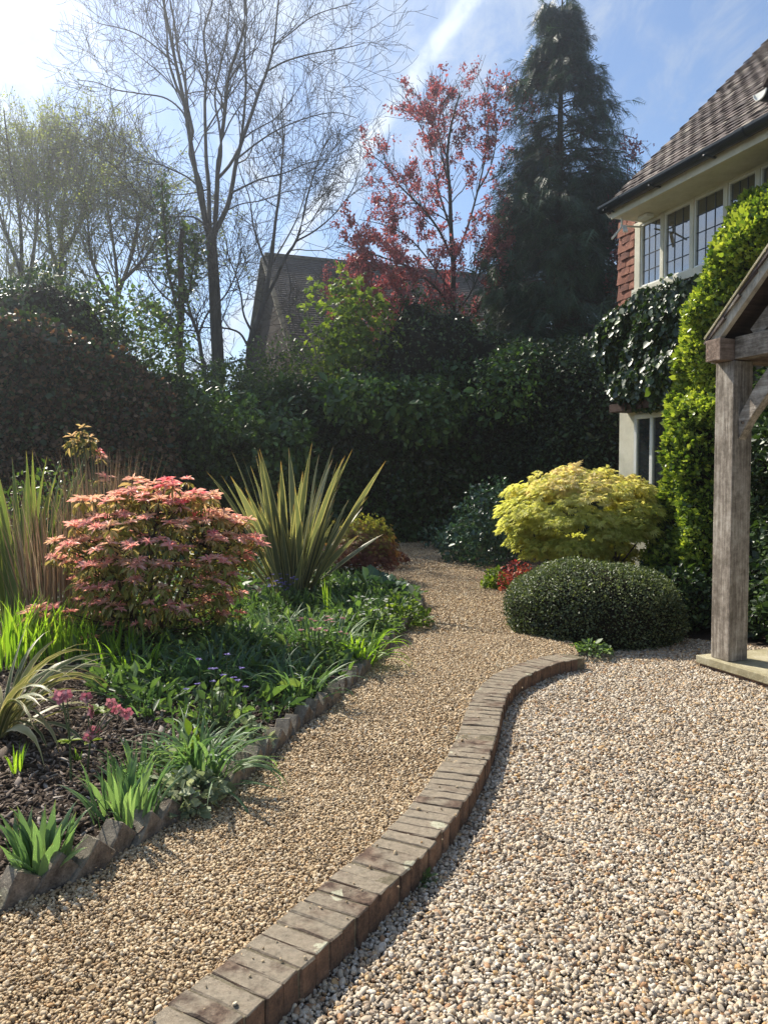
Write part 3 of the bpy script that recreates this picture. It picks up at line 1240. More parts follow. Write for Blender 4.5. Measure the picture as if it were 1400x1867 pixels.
def tile_matrix(s, uc):
    pos = H(WE - .03 + s * cs + rr.gauss(0, .002), uc + rr.gauss(0, .002), Z0 + s * sn)
    pos += Vector((-sn, 0, cs)) * (.012 + abs(rr.gauss(0, .0035)))
    return Matrix.Translation(pos) @ TB @ Matrix.Rotation(R(-5.6) + rr.gauss(0, .010), 4, 'X') @ Matrix.Rotation(rr.gauss(0, .012), 4, 'Z') @ Matrix.Rotation(rr.gauss(0, .015), 4, 'Y')


for (_, s, uc) in vis:
    o = obj('tile', rt[rr.randrange(6)], roof_o)
    o.matrix_local = tile_matrix(s, uc)
# the remaining tiles as one mesh (their tone varies through the noise)
tv = [np.array([v.co[:] for v in m_.vertices]) for m_ in rt]
tf = [tuple(p.vertices) for p in rt[0].polygons]
Vs = []
for i, (_, s, uc) in enumerate(rest):
    Mx = np.array(tile_matrix(s, uc))
    Vs.append(tv[i % 6] @ Mx[:3, :3].T + Mx[:3, 3])
q4 = np.array([f for f in tf])
k = len(tv[0])
FF = (q4[None] + (np.arange(len(Vs)) * k)[:, None, None]).reshape(-1, 4)
M_rooftile2 = pmat('clay_roof_tile_far', [(0, (.035, .026, .024)), (.35, (.070, .050, .045)), (.65, (.11, .083, .074)), (.85, (.17, .138, .12)), (1, (.26, .23, .19))], 5, .82, .8, 70, .3, bdist=.006, fine=.6)
stuff(obj('roof_tiles', mesh_np('roof_tiles', np.concatenate(Vs), FF, M_rooftile2), roof_o))

# cross wing whose eaves show at the edge of the frame
xw = MB()
ua, ub = u_at(1384, 5.45), -2.5
zx = ZE + .30
hbox(xw, 5.50, 6.1, ub, ua - .30, ZE - .30, zx)
xw.build('cross_wing', M_dark, house, .01)
MB().prism([H(5.45, ua + .06, zx), H(5.45, ua + .06, zx + .05), H(5.45, ua - 1.0, zx + 1.15), H(5.45, ua - 1.0, zx + 1.10)], (2.2, 0, 0)).build('wing_roof', M_rooftile2, house)
gutter('wing_gutter', 5.47, 6.8, ua + .10, zx - .02, .070, house, M_gutter, axis='w')
gutter('gutter_stop', 5.455, 5.469, ua + .10, zx - .018, .074, house, M_white, axis='w')
hbox(MB(), 5.49, 5.50, ua - .10, ua - .02, zx - .3, zx - .2).build('gutter_end', M_white, house, .004)

# ================================================================ PORCH
def grain_mat(name, stops, axis=(28, 28, 1.6)):
    m, t = new_mat(name)
    c = t.n('ShaderNodeTexCoord').outputs['Object']
    mp_ = t.n('ShaderNodeMapping', inp={'Vector': c})
    mp_.inputs['Scale'].default_value = axis
    g1 = t.noise(mp_.outputs[0], 1.6, 8, .7, .4)
    g2 = t.noise(c, 3.0, 5, .6)
    g3 = t.noise(mp_.outputs[0], 5.5, 4, .7)
    g4 = t.noise(c, 17.0, 6, .75)
    f_ = t.smooth(t.math('ADD', t.math('ADD', t.math('MULTIPLY', g1, .40), t.math('MULTIPLY', g2, .30)), t.math('MULTIPLY', g4, .30)), .34, .66)
    col = t.ramp(f_, stops)
    crack = t.smooth(g3, .60, .70)
    col = t.mix(t.math('MULTIPLY', crack, .7), col, (.035, .028, .022))
    hh = t.math('SUBTRACT', g1, t.math('MULTIPLY', crack, .6))
    b = t.n('ShaderNodeBump', inp={'Strength': .7, 'Distance': .006, 'Height': hh})
    p = t.n('ShaderNodeBsdfPrincipled', inp={'Base Color': col, 'Roughness': .85, 'Normal': b.outputs[0], 'Specular IOR Level': .2})
    finish(t, p.outputs[0])
    return m


OAK = [(0, (.09, .072, .055)), (.35, (.20, .168, .135)), (.65, (.34, .295, .245)), (1, (.54, .49, .42))]
M_oakz = grain_mat('weathered_oak_post', OAK)
M_oaku = grain_mat('weathered_oak_beam', OAK, (28, 1.6, 28))
M_oakw = grain_mat('weathered_oak_plate', [(0, (.09, .06, .045)), (.4, (.17, .12, .09)), (.7, (.26, .19, .15)), (1, (.36, .28, .22))], (1.6, 28, 28))
M_barge = grain_mat('pale_verge_board', [(0, (.30, .27, .22)), (.4, (.42, .38, .31)), (.7, (.52, .47, .39)), (1, (.62, .57, .48))], (20, 20, 3))
M_stone = pmat('york_stone', [(0, (.20, .17, .10)), (.4, (.33, .29, .18)), (.7, (.42, .38, .26)), (1, (.52, .48, .36))], 5, .85, .5, 60, .25)
M_plaster = pmat('porch_boarding', [(0, (.028, .02, .018)), (.5, (.05, .036, .03)), (1, (.085, .06, .05))], 3, .8, .3, 40, .2, stretch=(1, 14, 1))

PC = gp(1327, 1207.5, .10)                 # nearest foot corner of the post
pw = PC.x * Wd.x + PC.y * Wd.y
pu = PC.x * Fd.x + PC.y * Fd.y
PS = .185
ZT = z_at(1345, 655, pw + .02)             # underside of the tie beam
porch = thing('porch', 'open oak-framed porch with tiled gable roof over a stone step', 'porch', tuple(hw(pw, pu)), YAW)


def Q(w_, u_, z_):      # w_, u_ relative to the post's near front corner
    return Vector((w_, u_, z_))


def qbox(mb, w0, w1, u0, u1, z0, z1):
    return mb.box((w0, u0, z0), (w1, u1, z1))


SPAN = 2.35
qbox(MB(), 0, PS, 0, PS, .102, ZT - .002).build('post', M_oakz, porch, .006)
qbox(MB(), 0, PS, -SPAN, -SPAN + PS, .102, ZT - .002).build('post', M_oakz, porch, .006)
BH = .165
for u0 in (.02, -SPAN - .02):
    qbox(MB(), -.115, 1.72, u0 + (.0 if u0 > 0 else .0), u0 + .15, ZT, ZT + BH).build('wall_plate', M_oakw, porch, .006)
tb = qbox(MB(), .02, .14, -SPAN + .134, .016, ZT + .008, ZT + BH + .012).build('tie_beam', M_oaku, porch, .006)
qbox(MB(), .02, .14, .174, .26, ZT + .008, ZT + BH + .004).build('beam_end', M_oaku, tb, .006)
# curved braces
for sgn, uo in ((-1, -.004), (1, -SPAN + PS + .004)):
    pts = []
    for k in range(7):
        t = k / 6
        aa = t * PI / 2
        pts.append((uo + sgn * (.50 * (1 - math.cos(aa)) * .62 + .50 * t * .38), ZT - .52 + .52 * (math.sin(aa) * .45 + t * .55)))
    poly = [Q(.05, a, b) for a, b in pts] + [Q(.05, a + sgn * (.11 if i > 0 else .0), b - (.10 if i < 6 else 0.0)) for i, (a, b) in list(enumerate(pts))[::-1]]
    poly = [Q(.05, uo, ZT - .60), Q(.05, uo, ZT - .42), Q(.05, uo + sgn * .16, ZT - .20), Q(.05, uo + sgn * .36, ZT + .006), Q(.05, uo + sgn * .54, ZT + .006), Q(.05, uo + sgn * .30, ZT - .24), Q(.05, uo + sgn * .10, ZT - .46)]
    MB().prism(poly, (.075, 0, 0)).build('brace', M_oaku, porch, .004)
# oak pegs
for (a, b) in ((-.05, ZT - .47), (-.40, ZT + .05)):
    pg = tubes_mesh('peg', np.array([[(.048, a, b), (.036, a, b)]]), np.array([[.012, .011]]), M_oakw, 8)
    obj('peg', pg, porch)
# roof of the porch
mid = -SPAN / 2 + PS / 2
half = SPAN / 2 + .02
PT = R(42.5)
ct, st = math.cos(PT), math.sin(PT)
zpl = ZT + BH
VW = -.09        # verge overhang in front of the frame
for sgn in (1, -1):
    ue = mid + sgn * (half + .03)         # eaves line
    zr0 = zpl - .03
    slen = (half + .03) / ct
    # boarding
    n_ = Vector((0, sgn * st, ct))
    upv = Vector((0, -sgn * ct, st))
    p0 = Q(VW + .06, ue, zr0)
    MB().prism([p0, p0 + upv * slen, p0 + upv * slen + n_ * .03, p0 + n_ * .03], (2.1 - VW, 0, 0)).build('roof_boarding', M_plaster, porch)
    # pale verge board
    p1 = Q(VW, ue, zr0) - n_ * .035
    MB().prism([p1, p1 + upv * (slen + .0), p1 + upv * slen + n_ * .085, p1 + n_ * .085], (.045, 0, 0)).build('bargeboard', M_barge, porch, .004)
    # rafters
    for wv_ in (.02, .55, 1.1, 1.6):
        p2 = Q(wv_ + .02, ue - sgn * .16, zr0) - n_ * .12 + upv * .12
        MB().prism([p2, p2 + upv * (slen - .3), p2 + upv * (slen - .3) + n_ * .115, p2 + n_ * .115], (.10, 0, 0)).build('rafter', M_oaku, porch, .004)
    # tiles
    ncs = int(slen / .1)
    Mt = Matrix(((sgn * 1.0, 0, 0), (0, -sgn * ct, sgn * st), (0, st, ct))).to_4x4()
    for cI in range(ncs):
        for kk in range(13):
            wt_ = VW - .02 + .08 + (kk + (.5 if cI % 2 else 0)) * .165
            if wt_ > 1.55:
                continue
            pos = Q(wt_, ue, zr0) + upv * (cI * .1 - .03) + n_ * (.052 + rr.random() * .006)
            o = obj('tile', rt[rr.randrange(6)], porch)
            o.matrix_local = Matrix.Translation(pos) @ Mt @ Matrix.Rotation(R(-4.4) + rr.gauss(0, .012), 4, 'X') @ Matrix.Rotation(rr.gauss(0, .015), 4, 'Z')
    # mortar fillet under the tile ends
    p3 = Q(VW - .03, ue, zr0) + n_ * .054
    MB().prism([p3, p3 + upv * slen, p3 + upv * slen + n_ * .016, p3 + n_ * .016], (.06, 0, 0)).build('verge_tiles', M_stone, porch)
# dark boarded gable behind the tie beam
zap = zpl + (half) * math.tan(PT) - .10
MB().prism([Q(.145, mid - half + .1, zpl - .0), Q(.145, mid + half - .1, zpl - .0), Q(.145, mid, zap)], (.03, 0, 0)).build('gable_boarding', M_plaster, porch)
# stone step
st_o = MB()
qbox(st_o, -.055, 1.75, -SPAN - .2, .285, .040, .10)
slab = st_o.build('stone_step', M_stone, porch, .006)
qbox(MB(), -.035, 1.75, -SPAN - .17, .265, -.01, .038).build('step_riser', M_brick, porch, .003)
# small dark globe lamp below the tie beam
lp_ = thing('porch_lamp', 'small black ball lamp hanging under the porch tie beam', 'lamp', tuple(hw(pw + .62, pu - .28, ZT - .16)), YAW)
bm = bmesh.new()
bmesh.ops.create_uvsphere(bm, u_segments=16, v_segments=10, radius=.045)
me = bpy.data.meshes.new('globe')
bm.to_mesh(me)
bm.free()
me.materials.append(M_gutter)
me.polygons.foreach_set('use_smooth', np.ones(len(me.polygons), dtype=bool))
obj('globe', me, lp_)
obj('stem', tubes_mesh('stem', np.array([[(0, 0, .03), (0, 0, .18)]]), np.array([[.008, .008]]), M_gutter, 8), lp_)

# ================================================================ NEIGHBOUR'S HOUSE
M_far = pmat('weathered_shingle', [(0, (.05, .042, .038)), (.4, (.09, .077, .068)), (.75, (.13, .115, .10)), (1, (.2, .18, .15))], 1.8, .9, .5, 14, .15, fine=.6)
M_darkwall = pmat('dark_tile_hanging', [(0, (.035, .028, .024)), (1, (.075, .06, .05))], 2.5, .95, .5, 14, .05)
M_moss = pmat('mossy_ridge', [(0, (.11, .10, .075)), (1, (.22, .2, .15))], 6, .9, .5, 30, .15)
Rg = at(488, 466, 27.0)
nh = thing('neighbour_house', 'dark shingled gable house behind the bare trees beyond the hedge', 'house', (Rg.x, Rg.y, 0), YAW)
zr = Rg.z
RL, RW = 9.5, 5.6      # length along ridge (w), half width (u)
zev = zr - 5.0
nb_ = MB()
nb_.prism([(0.15, -RW + .4, 0), (0.15, RW - .4, 0), (0.15, RW - .4, zev), (0.15, 0, zr - .35), (0.15, -RW + .4, zev)], (RL, 0, 0))
nb_.build('wall', M_darkwall, nh)
for sg in (-1, 1):
    v = []
    f = []
    nst = 56
    for k in range(nst):
        a0, a1 = k / nst, (k + 1) / nst
        for (aa, lift) in ((a0, .0), (a1, .035)):
            v.append((-.12, sg * RW * aa, zr - (zr - zev) * aa + lift + (.0 if aa else 0)))
            v.append((RL, sg * RW * aa, zr - (zr - zev) * aa + lift))
        b = k * 4
        f.append((b, b + 1, b + 3, b + 2))
        if k:
            f.append((b - 2, b - 1, b + 1, b))
    MB().add(v, f).build('roof', M_far, nh)
MB().beam((-.1, 0, zr + .03), (RL, 0, zr + .03), .22, .10).build('ridge', M_moss, nh)
for sg in (-1, 1):
    MB().beam((-.13, 0, zr - .10), (-.13, sg * RW, zev - .10), .06, .22, (1, 0, 0)).build('bargeboard', M_moss, nh)

# ================================================================ TREES
M_bark = pmat('grey_bark', [(0, (.035, .032, .028)), (.5, (.075, .068, .06)), (1, (.14, .13, .115))], 4, .9, .7, 30, .15, stretch=(3, 3, .8))
M_bark2 = pmat('brown_bark', [(0, (.03, .022, .017)), (.5, (.065, .047, .036)), (1, (.12, .09, .07))], 5, .9, .7, 40, .15, stretch=(3, 3, .8))
M_twig = pmat('pale_twig', [(0, (.18, .17, .12)), (.5, (.28, .26, .19)), (1, (.40, .37, .28))], 5, .85, .3, 30, .15)  # kept pale so the left trees look hazy
L_red = leafmat('copper_red_leaf', [(0, (.17, .08, .09)), (.4, (.29, .125, .14)), (.75, (.40, .19, .19)), (1, (.46, .32, .24))], .45, .45, .4, (1.5, .75, .75))
L_conif = leafmat('dark_conifer', [(0, (.016, .036, .020)), (.5, (.034, .072, .038)), (.85, (.07, .12, .06)), (1, (.13, .18, .08))], .5, .25, .4, (1.1, 1.2, .7))
L_will = leafmat('young_birch_leaf', [(0, (.16, .19, .08)), (.5, (.25, .28, .11)), (1, (.38, .38, .17))], .5, .6, .3)  # leaf colour lightened to imitate a hazy veil over the birches
L_holly = leafmat('dark_evergreen_leaf', [(0, (.016, .030, .014)), (.45, (.032, .062, .024)), (.8, (.055, .10, .03)), (1, (.12, .18, .05))], .42, .22, .45)
L_laurel = leafmat('laurel_leaf', [(0, (.016, .036, .012)), (.45, (.034, .078, .02)), (.8, (.07, .14, .035)), (1, (.15, .24, .06))], .36, .30, .5)
L_beech = leafmat('dry_beech_leaf', [(0, (.07, .045, .03)), (.4, (.15, .092, .06)), (.75, (.25, .165, .11)), (1, (.36, .26, .18))], .5, .5, .4, (1.3, .95, .6))
L_lime = leafmat('lime_leaf', [(0, (.08, .13, .025)), (.5, (.17, .25, .04)), (1, (.32, .38, .07))], .45, .5, .35)
L_ivy = leafmat('ivy_on_trunk', [(0, (.03, .06, .016)), (.6, (.08, .14, .03)), (1, (.18, .25, .06))], .35, .4, .5)


def P2w(pts, Y, lean=None):
    """pixel polyline at distance Y (a list of distances gives the run in depth)"""
    out = []
    for i, (x, y) in enumerate(pts):
        yy = Y[i] if hasattr(Y, '__len__') else Y
        out.append(tuple(at(x, y, yy)))
    return out


def limb(pts, r0, r1, n=24, pw=1.0):
    p, L = resample([Vector(q) for q in pts], n)
    r = r0 + (r1 - r0) * np.linspace(0, 1, n) ** pw
    return p[None], r[None]


def rel(P, o):
    return [p - np.array(o.location)[None, None] for p in P]


def cat_npts(parts):
    """group (P,R) by equal point count"""
    return [p for p, r in parts], [r for p, r in parts]


# ---- big bare tree
rng = np.random.default_rng(101)
base = at(398, 700, 19.0)
t = thing('bare_tree', 'tall leafless grey tree with many rising stems, centre of the sky', 'tree', (base.x, base.y, 0))
Y0 = 19.0
trunkp, trunkr = limb([(base.x, base.y, -.1)] + P2w([(398, 690), (397, 640), (394, 590), (392, 540), (389, 490), (386, 450), (385, 430)], Y0), .185, .13, 30)
obj('trunk', tubes_mesh('trunk', rel([trunkp], t), [trunkr], M_bark, 12), t)


def dY(n, d):
    return list(np.linspace(0, d, n) + Y0)


stems = [
    ([(385, 445), (378, 415), (370, 380), (363, 345), (355, 300), (345, 240), (335, 180), (322, 120), (310, 60), (298, 0), (288, -70), (280, -130)], -1.2, .105),
    ([(377, 412), (371, 368), (366, 335), (352, 298), (346, 270), (352, 240), (343, 200), (338, 150), (325, 95), (318, 40), (305, -30), (300, -90)], 1.5, .085),
    ([(384, 440), (382, 395), (381, 340), (377, 300), (375, 240), (374, 180), (378, 130), (372, 60), (388, 0), (395, -80)], 2.4, .09),
    ([(386, 440), (393, 400), (396, 350), (398, 300), (404, 255), (411, 200), (418, 135), (432, 95), (446, 45), (446, 0), (450, -80)], -2.0, .10),
    ([(388, 440), (396, 415), (412, 385), (422, 350), (432, 290), (444, 250), (460, 205), (475, 160), (487, 130), (500, 80), (505, 30), (515, -60)], .8, .10),
    ([(398, 325), (420, 300), (438, 262), (446, 200), (449, 140), (446, 90), (450, 20), (440, -60)], -1.0, .06),
    ([(345, 205), (325, 165), (308, 110), (305, 60), (300, 10), (310, -60)], .8, .05),
    ([(396, 330), (404, 280), (400, 230), (392, 180), (400, 130), (415, 60), (420, -20)], 1.8, .05),
]
thin = [
    ([(422, 352), (450, 338), (480, 325), (520, 315), (560, 298), (600, 290)], -1.5, .04),
    ([(366, 345), (345, 325), (320, 312), (290, 300), (255, 300), (235, 310)], -1, .035),
    ([(344, 225), (330, 200), (300, 178), (250, 170), (210, 163), (175, 150), (142, 146)], -1.2, .035),
    ([(322, 122), (290, 90), (250, 62), (215, 50), (180, 42), (160, 28)], .8, .035),
    ([(335, 180), (300, 140), (270, 115), (245, 95), (215, 70)], 2, .03),
    ([(487, 130), (520, 112), (560, 100), (600, 92), (640, 85), (665, 78)], -1.6, .035),
    ([(498, 85), (530, 60), (570, 30), (610, 15), (650, 5)], 1.2, .033),
    ([(432, 290), (470, 260), (510, 235), (560, 215), (610, 205), (650, 215)], .9, .04),
    ([(381, 345), (352, 352), (320, 355), (300, 350)], 1.4, .03),
    ([(412, 385), (440, 372), (480, 365), (520, 350), (560, 345)], 1.6, .03),
    ([(375, 240), (400, 200), (430, 160), (455, 120), (470, 60), (480, 0)], 1.6, .035),
    ([(378, 412), (350, 395), (310, 395), (270, 380), (235, 330), (205, 300), (180, 285)], -1.6, .035),
    ([(392, 620), (415, 560), (430, 520), (450, 480)], -.6, .025),
]
LP = []
LR = []
for pts, dd_, r in stems:
    p, q = limb(P2w(pts, dY(len(pts), dd_)), r * .68, .014, 24)
    LP.append(p)
    LR.append(q)
    obj('limb', tubes_mesh('limb', rel([p], t), [q], M_bark, 7), t)
for pts, dd_, r in thin:
    p, q = limb(P2w(pts, dY(len(pts), dd_)), r * .62, .007, 24)
    LP.append(p)
    LR.append(q)
    obj('limb', tubes_mesh('limb', rel([p], t), [q], M_bark, 6), t)
A = np.concatenate(LP)
AR = np.concatenate(LR)
a1, r1 = grow(rng, A, AR, 12, .18, .97, 2.5, .5, .75, .22, 9, .16, .07, .48, .22, .55)
r1 = np.clip(r1, .0055, .024)
a2, r2 = grow(rng, a1, r1, 5, .15, .97, 1.05, .45, .75, .25, 6, .17, .06, .7, .4, .5)
r2 = np.clip(r2, .0045, .012)
a3, r3 = grow(rng, a2, r2, 2, .2, .98, .5, .5, .7, .25, 4, .16, .05, .8, .6, .4)
r3 = np.clip(r3, .004, .008)
obj('crown', tubes_mesh('crown', rel([a1, a2, a3], t), [r1, r2, r3], M_bark, 3), t)

# ---- second, smaller bare tree
rng = np.random.default_rng(102)
Y0 = 21.0
base = at(455, 700, Y0)
t = thing('bare_tree', 'smaller leafless tree with crooked limbs just before the dark gable house', 'tree', (base.x, base.y, 0))
tp, tr_ = limb([(base.x, base.y, -.1)] + P2w([(455, 690), (454, 650), (457, 620), (468, 590), (478, 560), (488, 515), (495, 470), (498, 440)], Y0), .14, .055, 30)
obj('trunk', tubes_mesh('trunk', rel([tp], t), [tr_], M_bark, 10), t)
LP, LR = [], []
for pts, dd_, r in [
    ([(498, 445), (503, 400), (510, 350), (514, 300), (517, 250), (512, 205), (520, 160)], 1.0, .07),
    ([(480, 555), (505, 505), (520, 470), (540, 440), (552, 400), (560, 360), (575, 310), (590, 270), (610, 240)], -1.5, .075),
    ([(462, 610), (445, 575), (440, 540), (430, 500), (418, 470), (410, 430), (400, 400)], .9, .05),
    ([(492, 495), (475, 455), (462, 410), (455, 360), (440, 320), (430, 280)], 1.5, .05),
    ([(540, 440), (575, 420), (610, 390), (640, 350), (655, 310)], .8, .04),
    ([(456, 640), (440, 610), (420, 600), (400, 598), (370, 597), (330, 595)], -.8, .05),
    ([(455, 655), (425, 660), (410, 675), (405, 695)], -.3, .04),
    ([(457, 690), (490, 660), (530, 640), (570, 615), (600, 590), (625, 560)], -1.2, .045),
    ([(520, 470), (530, 520), (528, 560), (538, 600)], -.6, .03),
    ([(495, 480), (520, 440), (545, 390), (560, 330), (556, 280)], 1.4, .035)]:
    p, q = limb(P2w(pts, dY(len(pts), dd_)), r * .68, .009, 20)
    LP.append(p)
    LR.append(q)
    obj('limb', tubes_mesh('limb', rel([p], t), [q], M_bark, 6), t)
A, AR = np.concatenate(LP), np.concatenate(LR)
a1, r1 = grow(rng, A, AR, 11, .15, .97, 2.2, .45, .8, .25, 9, .18, .05, .5, .25, .5)
r1 = np.clip(r1, .007, .025)
a2, r2 = grow(rng, a1, r1, 6, .15, .97, 1.0, .45, .8, .25, 6, .18, .05, .7, .4, .5)
r2 = np.clip(r2, .0055, .013)
a3, r3 = grow(rng, a2, r2, 3, .2, .98, .45, .5, .7, .25, 4, .16, .04, .8, .6, .4)
r3 = np.clip(r3, .0045, .009)
obj('crown', tubes_mesh('crown', rel([a1, a2, a3], t), [r1, r2, r3], M_bark, 3), t)


def leaf_on(rng, P, n, spread, size, svar=.35, hang=0.0):
    """leaf positions and directions along polylines"""
    B, m, _ = P.shape
    b = rng.integers(0, B, n)
    f = (rng.random(n) ** .8) * (m - 1)
    i = np.minimum(f.astype(int), m - 2)
    fr = (f - i)[:, None]
    pos = P[b, i] * (1 - fr) + P[b, i + 1] * fr + rng.normal(size=(n, 3)) * spread
    d = nrmz(P[b, i + 1] - P[b, i]) + rng.normal(size=(n, 3)) * .8 + np.array([0, 0, -hang])
    nr = rng.normal(size=(n, 3)) + np.array([0, 0, .8])
    s = size * np.exp(rng.normal(size=n) * svar)
    return pos, d, nr, s


# ---- broken trunk with ivy and a leaning stem beside the big tree
rng = np.random.default_rng(103)
Y0 = 18.0
base = at(330, 700, Y0)
t = thing('ivy_clad_snag', 'broken-topped dead trunk wrapped in ivy left of the tall bare tree', 'tree', (base.x, base.y, 0))
tp, tr_ = limb([(base.x, base.y, -.1)] + P2w([(330, 690), (327, 640), (330, 580), (331, 520), (329, 470), (331, 440), (334, 418)], Y0), .15, .062, 30, .7)
obj('trunk', tubes_mesh('trunk', rel([tp], t), [tr_], M_bark2, 10), t)
LP, LR = [tp], [tr_]
for pts, r in [([(330, 590), (318, 540), (308, 500), (304, 460), (302, 420), (298, 380), (296, 330)], .05), ([(330, 655), (322, 620), (308, 590), (295, 570), (270, 560)], .035), ([(331, 560), (345, 530), (352, 490), (356, 460), (352, 420)], .03)]:
    p, q = limb(P2w(pts, Y0), r, .01, 20)
    LP.append(p[:, :20])
    obj('limb', tubes_mesh('limb', rel([p], t), [q], M_bark2, 6), t)
    a1, r1 = grow(rng, p, q, 16, .1, .97, 1.5, .4, .8, .25, 8, .16, .05, .5, .3, .4)
    a2, r2 = grow(rng, a1, np.clip(r1, .006, .02), 6, .15, .97, .7, .4, .8, .25, 5, .16, .04, .7, .5, .4)
    obj('twigs', tubes_mesh('twigs', rel([a1, a2], t), [np.clip(r1, .006, .02), np.clip(r2, .005, .01)], M_bark, 3), t)
pp_ = []
for p in LP:
    pos, d, nr, s = leaf_on(rng, p, 480, .10, .07)
    pp_.append((pos, d, nr, s))
pos = np.concatenate([a[0] for a in pp_]) - np.array(t.location)
obj('ivy', scatter_mesh('ivy', pos, np.concatenate([a[1] for a in pp_]), np.concatenate([a[2] for a in pp_]), np.concatenate([a[3] for a in pp_]), t_oval(.42), L_ivy), t)

Y0 = 18.6
base = at(374, 700, Y0)
t = thing('leaning_sapling', 'thin leaning bare sapling between the ivy snag and tall tree', 'tree', (base.x, base.y, 0))
tp, tr_ = limb([(base.x, base.y, -.1)] + P2w([(374, 695), (368, 650), (362, 610), (350, 580), (342, 550), (335, 530)], Y0), .085, .035, 24)
obj('trunk', tubes_mesh('trunk', rel([tp], t), [tr_], M_bark, 8), t)
LP = [tp]
LR = [tr_]
for pts, r in [([(362, 610), (380, 570), (410, 540), (430, 500), (440, 450)], .03), ([(350, 580), (330, 560), (300, 540), (270, 500), (250, 450)], .03), ([(342, 550), (350, 500), (360, 450)], .025)]:
    p, q = limb(P2w(pts, Y0), r, .01, 24)
    LP.append(p)
    LR.append(q)
A, AR = np.concatenate(LP), np.concatenate(LR)
a1, r1 = grow(rng, A, AR, 14, .3, .97, 1.3, .45, .8, .25, 8, .17, .05, .5, .3, .4)
a2, r2 = grow(rng, a1, np.clip(r1, .006, .02), 6, .15, .97, .7, .4, .8, .25, 5, .17, .04, .7, .5, .4)
obj('crown', tubes_mesh('crown', rel(LP[1:] + [a1, a2], t), LR[1:] + [np.clip(r1, .006, .02), np.clip(r2, .005, .01)], M_bark, 4), t)

# ---- young birches on the left, coloured pale for a hazy look
specs = [
    (55, 22.5, 24.0, 'leftmost pale birch coming into leaf, rising at the photo edge', [[(30, 600), (40, 480), (35, 380), (20, 300), (12, 240), (8, 200)], [(45, 560), (62, 460), (70, 370), (60, 300), (65, 250)], [(40, 500), (10, 420), (-20, 340), (-40, 270)]], 201),
    (115, 24.0, 0, 'pale birch coming into leaf between the leftmost and the low sweeping one', [[(105, 600), (112, 480), (115, 380), (128, 300), (140, 250), (150, 225)], [(112, 520), (90, 430), (85, 340), (100, 270), (115, 235)], [(112, 470), (150, 400), (165, 330), (170, 270)]], 202),
    (230, 23.0, 0, 'low sweeping birch with arching twigs beside the ivy snag', [[(210, 620), (215, 520), (205, 430), (195, 360), (200, 320)], [(215, 540), (245, 450), (250, 390), (235, 345)], [(215, 520), (265, 470), (285, 430), (290, 400)], [(212, 560), (170, 480), (160, 400), (150, 340)]], 203),
]
for (bx, Yt, _, lab, stl, seed) in specs:
    rng = np.random.default_rng(seed)
    Y0 = Yt
    base = at(stl[0][0][0], 700, Yt)
    t = thing('birch_tree', lab, 'tree', (base.x, base.y, 0), 0, 'young birches beyond the hedge')
    tp, tr_ = limb([(base.x, base.y, -.1)] + P2w(stl[0], Yt), .13, .02, 30)
    obj('trunk', tubes_mesh('trunk', rel([tp], t), [tr_], M_bark, 8), t)
    LP, LR = [tp[:, ::1]], [tr_]
    for q_ in stl[1:]:
        p, q = limb(P2w(q_, dY(len(q_), rng.uniform(-1.5, 1.5))), .065, .012, 30)
        LP.append(p)
        LR.append(q)
        obj('limb', tubes_mesh('limb', rel([p], t), [q], M_bark, 6), t)
    A, AR = np.concatenate(LP), np.concatenate(LR)
    a1, r1 = grow(rng, A, AR, 24, .15, .97, 2.7, .4, .65, .22, 9, .10, .16 if seed != 203 else .02, .5, .25, .45)
    r1 = np.clip(r1, .008, .03)
    a2, r2 = grow(rng, a1, r1, 8, .1, .97, 1.3, .4, .6, .25, 7, .10, .10 if seed != 203 else -.06, .6, .4, .4)
    r2 = np.clip(r2, .005, .012)
    a3, r3 = grow(rng, a2, r2, 3, .2, .98, .6, .4, .5, .25, 4, .1, .06 if seed != 203 else -.1, .7, .6, .3)
    r3 = np.clip(r3, .0045, .008)
    crown = obj('crown', tubes_mesh('crown', rel([a1, a2, a3], t), [r1, r2, r3], M_twig, 3), t)
    pos, d, nr, s = leaf_on(rng, a3, 15000, .05, .055, .3, .2)
    obj('foliage', scatter_mesh('foliage', pos - np.array(t.location), d, nr, s, t_diamond(.32), L_will), t)

